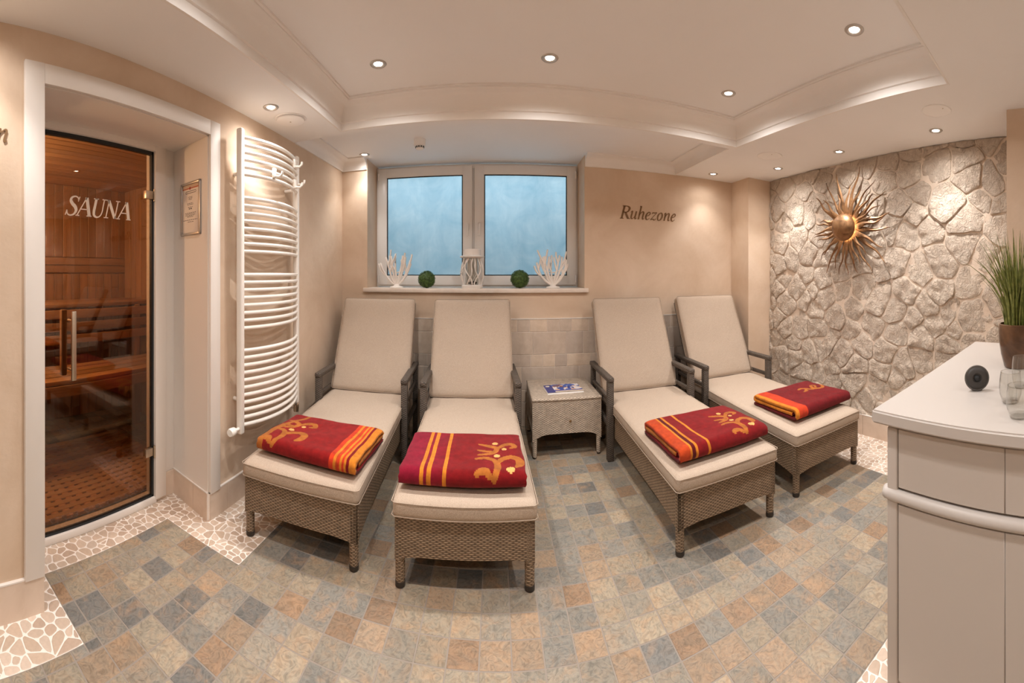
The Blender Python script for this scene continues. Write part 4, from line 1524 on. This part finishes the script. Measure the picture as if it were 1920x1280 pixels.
# towel 4 (far right)
o4 = [S((.30, .30, .010), (.33, .31, .012), (.36, .29, .012), (.39, .25, .014), (.43, .25, .014)), S((.32, .25, .008), (.36, .28, .010)), S((.30, .24, .008), (.34, .25, .010)),
      S((.41, .26, .012), (.44, .31, .012), (.47, .30, .010), (.45, .27, .010)), S((.42, .24, .014), (.47, .22, .014), (.51, .25, .012), (.53, .30, .008)),
      S((.14, -.075, .006), (.30, -.078, .008), (.42, -.070, .006), (.58, -.078, .008))]
st4 = [(0, .022, YEL), (.022, .034, RORG), (.034, .040, ORG), (.040, .055, RORG), (.055, .061, ORG), (.061, .078, RORG), (.078, .084, ORG), (.084, .10, RORG)]
towel('folded_towel', 'folded dark red towel with orange striped left end beside the stone wall', 2.010, 1.775, ZQ, math.radians(0.5), .555, .47, .082,
      (solid(srgb(114, 12, 18)), st4, o4, [], YEL))

# ------------------------------------------------------------------ side table and magazine
def side_table():
    t = thing('side_table', 'pale woven wicker side table with drawer between the loungers', 'table', (.522, 2.835, 0))
    hw, D, zt = .26, .54, .440
    MB().rbox(-hw - .004, hw + .004, -.006, D + .004, zt - .022, zt, .012, 3).build('table_top', 'wicker_pale', t, uv=True, smooth=50)
    arch_panel(2 * hw, .125, zt - .018, .055, .024).build('panel', 'wicker_pale', t, (0, .012, 0), uv=True)
    arch_panel(2 * hw, .125, zt - .018, .055, .024).build('panel', 'wicker_pale', t, (0, D - .012, 0), uv=True)
    for s in (-1, 1):
        arch_panel(D - .03, .125, zt - .018, .055, .024).build('panel', 'wicker_pale', t, (s * (hw - .012), D / 2, 0), (0, 0, PI / 2), uv=True)
        for yy in (.018, D - .018):
            lg = MB().tube([(s * (hw - .018), yy, .16), (s * (hw - .018), yy, .012)], [.019, .015], 12).build('leg', 'wicker_pale', t, uv=True, smooth=60)
            MB().lathe([(0, 0), (.013, 0), (.015, .014), (0, .014)], 12).build('foot_cap', 'foot_cap', lg, (s * (hw - .018), yy, 0))
    k = MB().lathe([(0, -.020), (.008, -.019), (.010, -.013), (.005, -.008), (.005, 0), (0, 0)], 14, 'y').build('knob', 'lettering_bronze', t, (.02, 0, .272), smooth=50)
side_table()
def magazine():
    t = thing('magazine', 'blue illustrated magazine lying on the wicker side table', 'magazine', (.525, 3.04, .4405), math.radians(4))
    W, D, H = .285, .20, .014
    MB().rbox(-W / 2 + .002, W / 2 - .002, -D / 2 + .002, D / 2 - .002, 0, H - .0015, .001, 1).build('pages', 'plastic_white', t)
    MB().rbox(-W / 2, W / 2, -D / 2, D / 2, -.0, .0015, .0005, 1).build('cover', 'plastic_white', t)
    mb = MB()
    nx, ny = 100, 70
    blue, lb, wh, br, org = srgb(44, 52, 120), srgb(60, 96, 168), srgb(214, 206, 206), srgb(120, 72, 58), srgb(214, 168, 130)
    for i in range(nx):
        for j in range(ny):
            u, v = (i + .5) / nx, (j + .5) / ny
            c = blue
            if u > .22:
                c = wh if noise.noise(Vector((u * 4, v * 3, 1))) > -.1 else lb
                if noise.noise(Vector((u * 6, v * 6, 5.5))) > .22: c = srgb(36, 70, 150)
                if .26 < u < .52 and v > .6 and noise.noise(Vector((u * 14, v * 10, 2))) > -.1: c = br
                if noise.noise(Vector((u * 5 + 4, v * 5, 9))) > .35: c = org
                if v < .14: c = srgb(208, 190, 172)
                if .14 <= v < .24: c = srgb(70, 70, 140)
                if .62 < u < .80 and .35 < v < .75 and noise.noise(Vector((u * 9, v * 9, 3))) > -.2: c = srgb(24, 48, 128)
            elif math.hypot((u - .1) * 1.4, v - .82) < .08: c = srgb(226, 212, 190)
            x0, x1, y0, y1 = -W / 2 + W * i / nx, -W / 2 + W * (i + 1) / nx, -D / 2 + D * j / ny, -D / 2 + D * (j + 1) / ny
            z = lambda x: H + .003 * math.sin((x / W + .5) * PI)
            mb.add([(x0, y0, z(x0)), (x1, y0, z(x1)), (x1, y1, z(x1)), (x0, y1, z(x0))], [(0, 1, 2, 3)], c)
    mb.build('cover', 'printed_paper', t)
magazine()

# ------------------------------------------------------------------ counter
def counter():
    t = thing('counter', 'white panelled bar counter with overhanging top on the right', 'counter', (1.075, .68, 0))
    ox, oy = 1.075, .68
    zt = .92
    top = [(1.036, -1.55), (1.036, .722), (2.385, .85), (2.385, .605), (2.245, .605), (2.245, -1.55)]
    bm = bmesh.new()
    vsb = [bm.verts.new((x - ox, y - oy, zt - .042)) for x, y in top]
    f = bm.faces.new(vsb)
    ex = bmesh.ops.extrude_face_region(bm, geom=[f])
    bmesh.ops.translate(bm, verts=[v for v in ex['geom'] if isinstance(v, bmesh.types.BMVert)], vec=(0, 0, .042))
    bmesh.ops.recalc_face_normals(bm, faces=bm.faces)
    bmesh.ops.bevel(bm, geom=[e for e in bm.edges], offset=.006, segments=3, affect='EDGES')
    MB().bm(bm).build('counter_top', 'counter_white', t, smooth=40)
    MB().prism([(1.09 - ox, -1.5 - oy), (1.09 - ox, .665 - oy), (2.24 - ox, .77 - oy), (2.24 - ox, -1.5 - oy)], 0, zt - .042).build('carcass', 'counter_body', t)
    MB().rbox(.003, .03, -2.1, -.010, zt - .060, zt - .040, .004).build('moulding', 'counter_body', t, smooth=40)
    MB().rbox(-.004, .03, -.034, .004, .0, zt - .058, .006, 3).build('stile', 'counter_body', t, smooth=40)
    y = -.036
    while y > -2.1:
        y2 = y - .352
        MB().rbox(.0, .02, y2 + .0006, y - .0006, .672, zt - .060, .002, 1).build('panel', 'counter_body', t, smooth=40)
        MB().rbox(.0, .02, y2 + .0006, y - .0006, .05, .618, .002, 1).build('panel', 'counter_body', t, smooth=40)
        y = y2
    MB().tube([(.02, -2.1, .645), (.002, -2.1, .645), (.002, -.01, .645), (.002, .004, .645), (.02, .012, .645)], .020, 14).build('rail', 'counter_white', t, smooth=60)
    MB().rbox(.012, .03, -2.1, -.0, .0, .05, .002, 1).build('plinth', 'counter_body', t)
counter()
ZK = .9205
# potted grass
def plant():
    t = thing('potted_grass', 'tall green grass plant in a brown glazed pot on the counter', 'plant', (1.80, .425, ZK))
    MB().lathe([(0, 0), (.060, 0), (.066, .006), (.080, .06), (.090, .12), (.092, .17), (.089, .202), (.083, .205), (.082, .19), (.082, .165), (0, .165)], 36).build('pot', 'pot_glaze', t, smooth=50)
    MB().lathe([(0, .172), (.05, .170), (.082, .164)], 24).build('soil', 'soil', t)
    mb = MB()
    rr = random.Random(5)
    for k in range(230):
        a = rr.uniform(0, 2 * PI)
        r0 = .062 * math.sqrt(rr.random())
        lean = rr.uniform(.0, .11) * (r0 / .062 + .3)
        if rr.random() < .16:
            lean += rr.uniform(.06, .14)
        hgt = rr.uniform(.28, .50)
        wd = rr.uniform(.003, .0052)
        tw = rr.uniform(0, PI)
        d = Vector((math.cos(a + rr.uniform(-.5, .5)), math.sin(a + rr.uniform(-.5, .5)), 0))
        side = Vector((math.cos(tw), math.sin(tw), 0))
        p0 = Vector((r0 * math.cos(a), r0 * math.sin(a), .165))
        n = 7
        vs = []
        for i in range(n + 1):
            s = i / n
            p = p0 + Vector((0, 0, hgt * (s - .12 * lean / .2 * s ** 3))) + d * lean * s ** 2.2 * 1.3
            w_ = wd * (1 - s ** 2.5) + .0003
            vs += [p - side * w_, p + side * w_]
        mb.add(vs, [(2 * i, 2 * i + 1, 2 * i + 3, 2 * i + 2) for i in range(n)])
    o = mb.build('grass_blades', 'grass_blade', t, smooth=180)
    o['kind'] = 'stuff'
plant()
# round black device
t = thing('round_device', 'small black round disc device standing upright on the white counter', 'device', (1.385, .485, ZK), math.radians(-62))
MB().lathe([(0, -.006), (.014, -.006), (.018, -.011), (.030, -.010), (.041, -.006), (.044, 0), (.042, .010), (.03, .016), (0, .017)], 36, 'y').build('disc', 'plastic_black', t, (0, 0, .047), (math.radians(-8), 0, 0), smooth=50)
MB().lathe([(.0415, -.006), (.0455, -.006), (.0472, 0), (.0455, .006), (.0415, .006)], 36, 'y').build('rim', 'plastic_grey', t, (0, 0, .047), (math.radians(-8), 0, 0), smooth=50)
MB().lathe([(0, -.007), (.007, -.005), (.012, -.001), (.013, .004), (0, .004)], 20, 'y').build('hub', 'black_rubber', t, (0, -.007, .047), (math.radians(-8), 0, 0), smooth=50)
MB().rbox(-.02, .02, .004, .034, 0, .012, .003).build('stand', 'plastic_black', t, smooth=40)
# tumblers
def tumbler(x, y, r, h, label):
    t = thing('drinking_glass', label, 'glass', (x, y, ZK), 0, 'clear tumblers on the counter')
    k = h / .1
    pr = [(0, 0), (r * .62, 0), (r * .74, .004), (r * .95, .03 * k), (r, .05 * k), (r * .96, .075 * k), (r * .86, h), (r * .86 - .0016, h), (r * .96 - .002, .075 * k), (r - .002, .05 * k), (r * .93, .03 * k), (r * .70, .010), (0, .009)]
    MB().lathe(pr, 32).build('bowl', 'clear_glass', t, smooth=60)
    MB().lathe([(r * .60, .0), (r * .66, .001), (r * .66, .004), (r * .60, .005)], 32).build('base_ring', 'clear_glass', t, smooth=60)
    MB().tube([((r * .86 - .0008) * math.cos(a / 16 * PI), (r * .86 - .0008) * math.sin(a / 16 * PI), h) for a in range(32)], .0012, 6, closed=True).build('rim', 'clear_glass', t, smooth=60)
tumbler(1.165, .270, .042, .098, 'round clear tumbler nearest the counter edge')
tumbler(1.290, .330, .040, .105, 'clear tumbler behind the nearest one on the counter')
tumbler(1.470, .335, .036, .120, 'clear taller tumbler in front of the plant pot')

# ------------------------------------------------------------------ sun wall lamp
def sun_lamp():
    yc, zc = 2.085, 1.755
    t = thing('sun_wall_lamp', 'copper sun shaped wall lamp with glowing dome on the stone wall', 'wall lamp', (XR - .05, yc, zc))
    # local: -x faces the room, plane yz
    MB().lathe([(0, 0), (.095, 0), (.10, -.006), (.10, -.012), (0, -.012)], 40, 'x').build('back_plate', 'aged_copper', t, (0.012, 0, 0), smooth=40)
    prof = []
    for i in range(13):
        a = i / 12 * PI / 2
        prof.append((.116 * math.sin(a), -.085 * math.cos(a)))
    prof += [(.113, .004)] + [(.112 * math.sin(PI / 2 - i / 8 * PI / 2), -.080 * math.cos(PI / 2 - i / 8 * PI / 2)) for i in range(9)]
    MB().lathe(prof, 48, 'x').build('dome', 'aged_copper', t, (-.062, 0, 0), smooth=60)
    MB().tube([(0, 0, 0), (-.085, 0, 0)], .02, 12).build('lamp_holder', 'aged_copper', t, smooth=50)
    MB().lathe([(.092, -.004), (.100, -.008), (.108, -.004), (.100, .0)], 40, 'x').build('glow_ring', 'amber_glow', t, (-.052, 0, 0), smooth=60)
    rr = random.Random(11)
    N = 32
    for k in range(N):
        a = 2 * PI * k / N + rr.uniform(-.05, .05)
        L = rr.uniform(.32, .42) if k % 2 else rr.uniform(.24, .34)
        up = math.cos(a)
        if up > .6 and k % 2: L += .05
        w0 = rr.uniform(.014, .022)
        amp, fr, ph = rr.uniform(.006, .015), rr.uniform(6, 9) , rr.uniform(0, 2 * PI)
        bend = rr.uniform(-.06, .06)
        lift = -(.012 if k % 2 else .028)
        n = 14
        er, et = Vector((0, math.sin(a), math.cos(a))), Vector((0, math.cos(a), -math.sin(a)))
        vs, fs = [], []
        for i in range(n + 1):
            s = i / n
            r = .075 + s * L
            off = amp * math.sin(fr * s * 1.3 + ph) * s ** .8 + bend * s * s
            wd = w0 * ((1 - s) ** .7) * (1 + .35 * math.sin(PI * min(1, s * 2.2))) + .0012
            xx = lift - .018 * math.sin(PI * s) + .01 * s
            c = er * r + et * off
            vs += [Vector((xx, 0, 0)) + c - et * wd, Vector((xx - .004 - .25 * wd, 0, 0)) + c, Vector((xx, 0, 0)) + c + et * wd, Vector((xx + .003, 0, 0)) + c]
        for i in range(n):
            for e in range(4):
                fs.append((4 * i + e, 4 * i + (e + 1) % 4, 4 * i + 4 + (e + 1) % 4, 4 * i + 4 + e))
        fs += [(3, 2, 1, 0), (4 * n, 4 * n + 1, 4 * n + 2, 4 * n + 3)]
        MB().add(vs, fs).build('ray', 'aged_copper', t, smooth=50)
    l = bpy.data.lights.new('sun_lamp_light', 'POINT')
    l.energy = 6.0; l.color = (1, .74, .48); l.shadow_soft_size = .03
    o = bpy.data.objects.new('sun_lamp_light', l); COL.objects.link(o); o.parent = t; o.location = (-.058, 0, 0)
sun_lamp()

# ------------------------------------------------------------------ window sill ornaments
def coral(x, y, seed, label):
    t = thing('coral_ornament', label, 'ornament', (x, y, ZS), 0, 'white coral ornaments')
    MB().lathe([(0, 0), (.062, 0), (.065, .004), (.06, .012), (.03, .02), (.02, .035), (0, .035)], 24).build('base', 'painted_twig', t, smooth=50)
    rr = random.Random(seed)
    mb = MB()
    def branch(p, ang, L, r, dep):
        pts = [p]
        a = ang
        for i in range(4):
            a += rr.uniform(-.12, .12) - (a * .34)
            q = pts[-1]
            pts.append((q[0] + math.sin(a) * L / 4, q[1] + rr.uniform(-.004, .004), q[2] + math.cos(a) * L / 4))
            if dep > 0 and i in (1, 2) and rr.random() < .85:
                branch(pts[-1], a + rr.choice((-1, 1)) * rr.uniform(.5, .9), L * rr.uniform(.35, .55), r * .9, dep - 1)
        mb.tube(pts + [(pts[-1][0], pts[-1][1], pts[-1][2] + r * .5)], [r * 1.1, r, r * .95, r * .9, r * .92, r * .4], 7)
    for ang, L in ((-1.35, .25), (-.95, .27), (-.5, .27), (-.1, .27), (.3, .275), (.7, .27), (1.1, .26), (1.4, .23)):
        branch((ang * .012, 0, .03), ang, L, .0102, 1)
    for zz, a0, a1 in ((.115, -.055, .05), (.16, -.07, .075), (.085, -.04, .04)):
        mb.tube([(a0, 0, zz), ((a0 + a1) / 2, .004, zz - .018), (a1, 0, zz + .006)], .006, 7)
    mb.build('branches', 'painted_twig', t, smooth=60)
coral(-.925, 3.53, 3, 'white branching coral ornament at the left end of the window sill')
coral(.515, 3.53, 8, 'white branching coral ornament at the right end of the window sill')
def boxball(x, y, r, seed, label):
    t = thing('boxwood_ball', label, 'plant ball', (x, y, ZS), 0, 'boxwood balls on the sill')
    MB().lathe([(0, 0)] + [(r * .88 * math.sin(PI * i / 12), r * .94 - r * .90 * math.cos(PI * i / 12)) for i in range(1, 12)] + [(0, r * 1.84)], 20).build('core', 'boxwood', t, smooth=60)
    rr = random.Random(seed)
    mb = MB()
    for k in range(1500):
        z = rr.uniform(-.93, 1)
        a = rr.uniform(0, 2 * PI)
        s = math.sqrt(1 - z * z)
        n = Vector((s * math.cos(a), s * math.sin(a), z))
        rad = r * rr.uniform(.87, .99)
        u = n.orthogonal().normalized()
        u.rotate(Matrix.Rotation(rr.uniform(0, 2 * PI), 3, n))
        v = n.cross(u)
        u = (u + n * rr.uniform(-.1, .9)).normalized()
        q = rr.uniform(.005, .009)
        c = n * rad + Vector((0, 0, r * .97))
        mb.add([c - u * q, c - v * q * .55, c + u * q, c + v * q * .55], [(0, 1, 2, 3)])
    mb.v = [(a, b, max(c, .001)) for a, b, c in mb.v]
    o = mb.build('leaves', 'boxwood', t)
    o['kind'] = 'stuff'
boxball(-.64, 3.53, .082, 1, 'round green boxwood ball left of the lantern on the sill')
boxball(.212, 3.53, .087, 2, 'round green boxwood ball right of the lantern on the sill')
def lantern():
    t = thing('lantern', 'white twig lattice lantern in the middle of the window sill', 'lantern', (-.222, 3.535, ZS))
    MB().lathe([(0, 0), (.092, 0), (.095, .005), (.095, .026), (.090, .031), (0, .031)], 32).build('base', 'painted_twig', t, smooth=40)
    rr = random.Random(4)
    def rad(s):
        return .080 + .032 * math.sin(PI * min(1, s * 1.02)) - .012 * s
    for k in range(16):
        a0 = 2 * PI * k / 16
        tw = rr.uniform(.35, .8) * (1 if k % 2 else -1)
        wob = rr.uniform(0, 6)
        pts = []
        for i in range(15):
            s = i / 14
            a = a0 + tw * s + .14 * math.sin(s * 7 + wob)
            pts.append((rad(s) * math.cos(a), rad(s) * math.sin(a), .028 + s * .255))
        MB().tube(pts, [.0058 * (.85 + .25 * math.sin(i * 1.3 + k)) for i in range(15)], 7).build('twig', 'painted_twig', t, smooth=60)
    MB().lathe([(.058, .270), (.095, .277), (.112, .282), (.114, .287), (.100, .294), (.082, .298), (.078, .350), (.074, .354), (.068, .350), (.068, .29), (.058, .285)], 32).build('cap', 'painted_twig', t, smooth=40)
    MB().lathe([(.058, .032), (.058, .275), (.0565, .275), (.0565, .032)], 28).build('glass_cylinder', 'clear_glass', t, smooth=60)
    pb = MB()
    for k in range(26):
        a, q = rr.uniform(0, 2 * PI), rr.uniform(0, .045)
        c = (q * math.cos(a), q * math.sin(a), .036 + rr.uniform(0, .022))
        r = rr.uniform(.007, .012)
        pb.lathe([(0, -r * .7), (r, 0), (0, r * .7)], 7, 'z', c)
    o = pb.build('pebble_filling', 'soil', t, smooth=60)
    o['kind'] = 'stuff'
lantern()
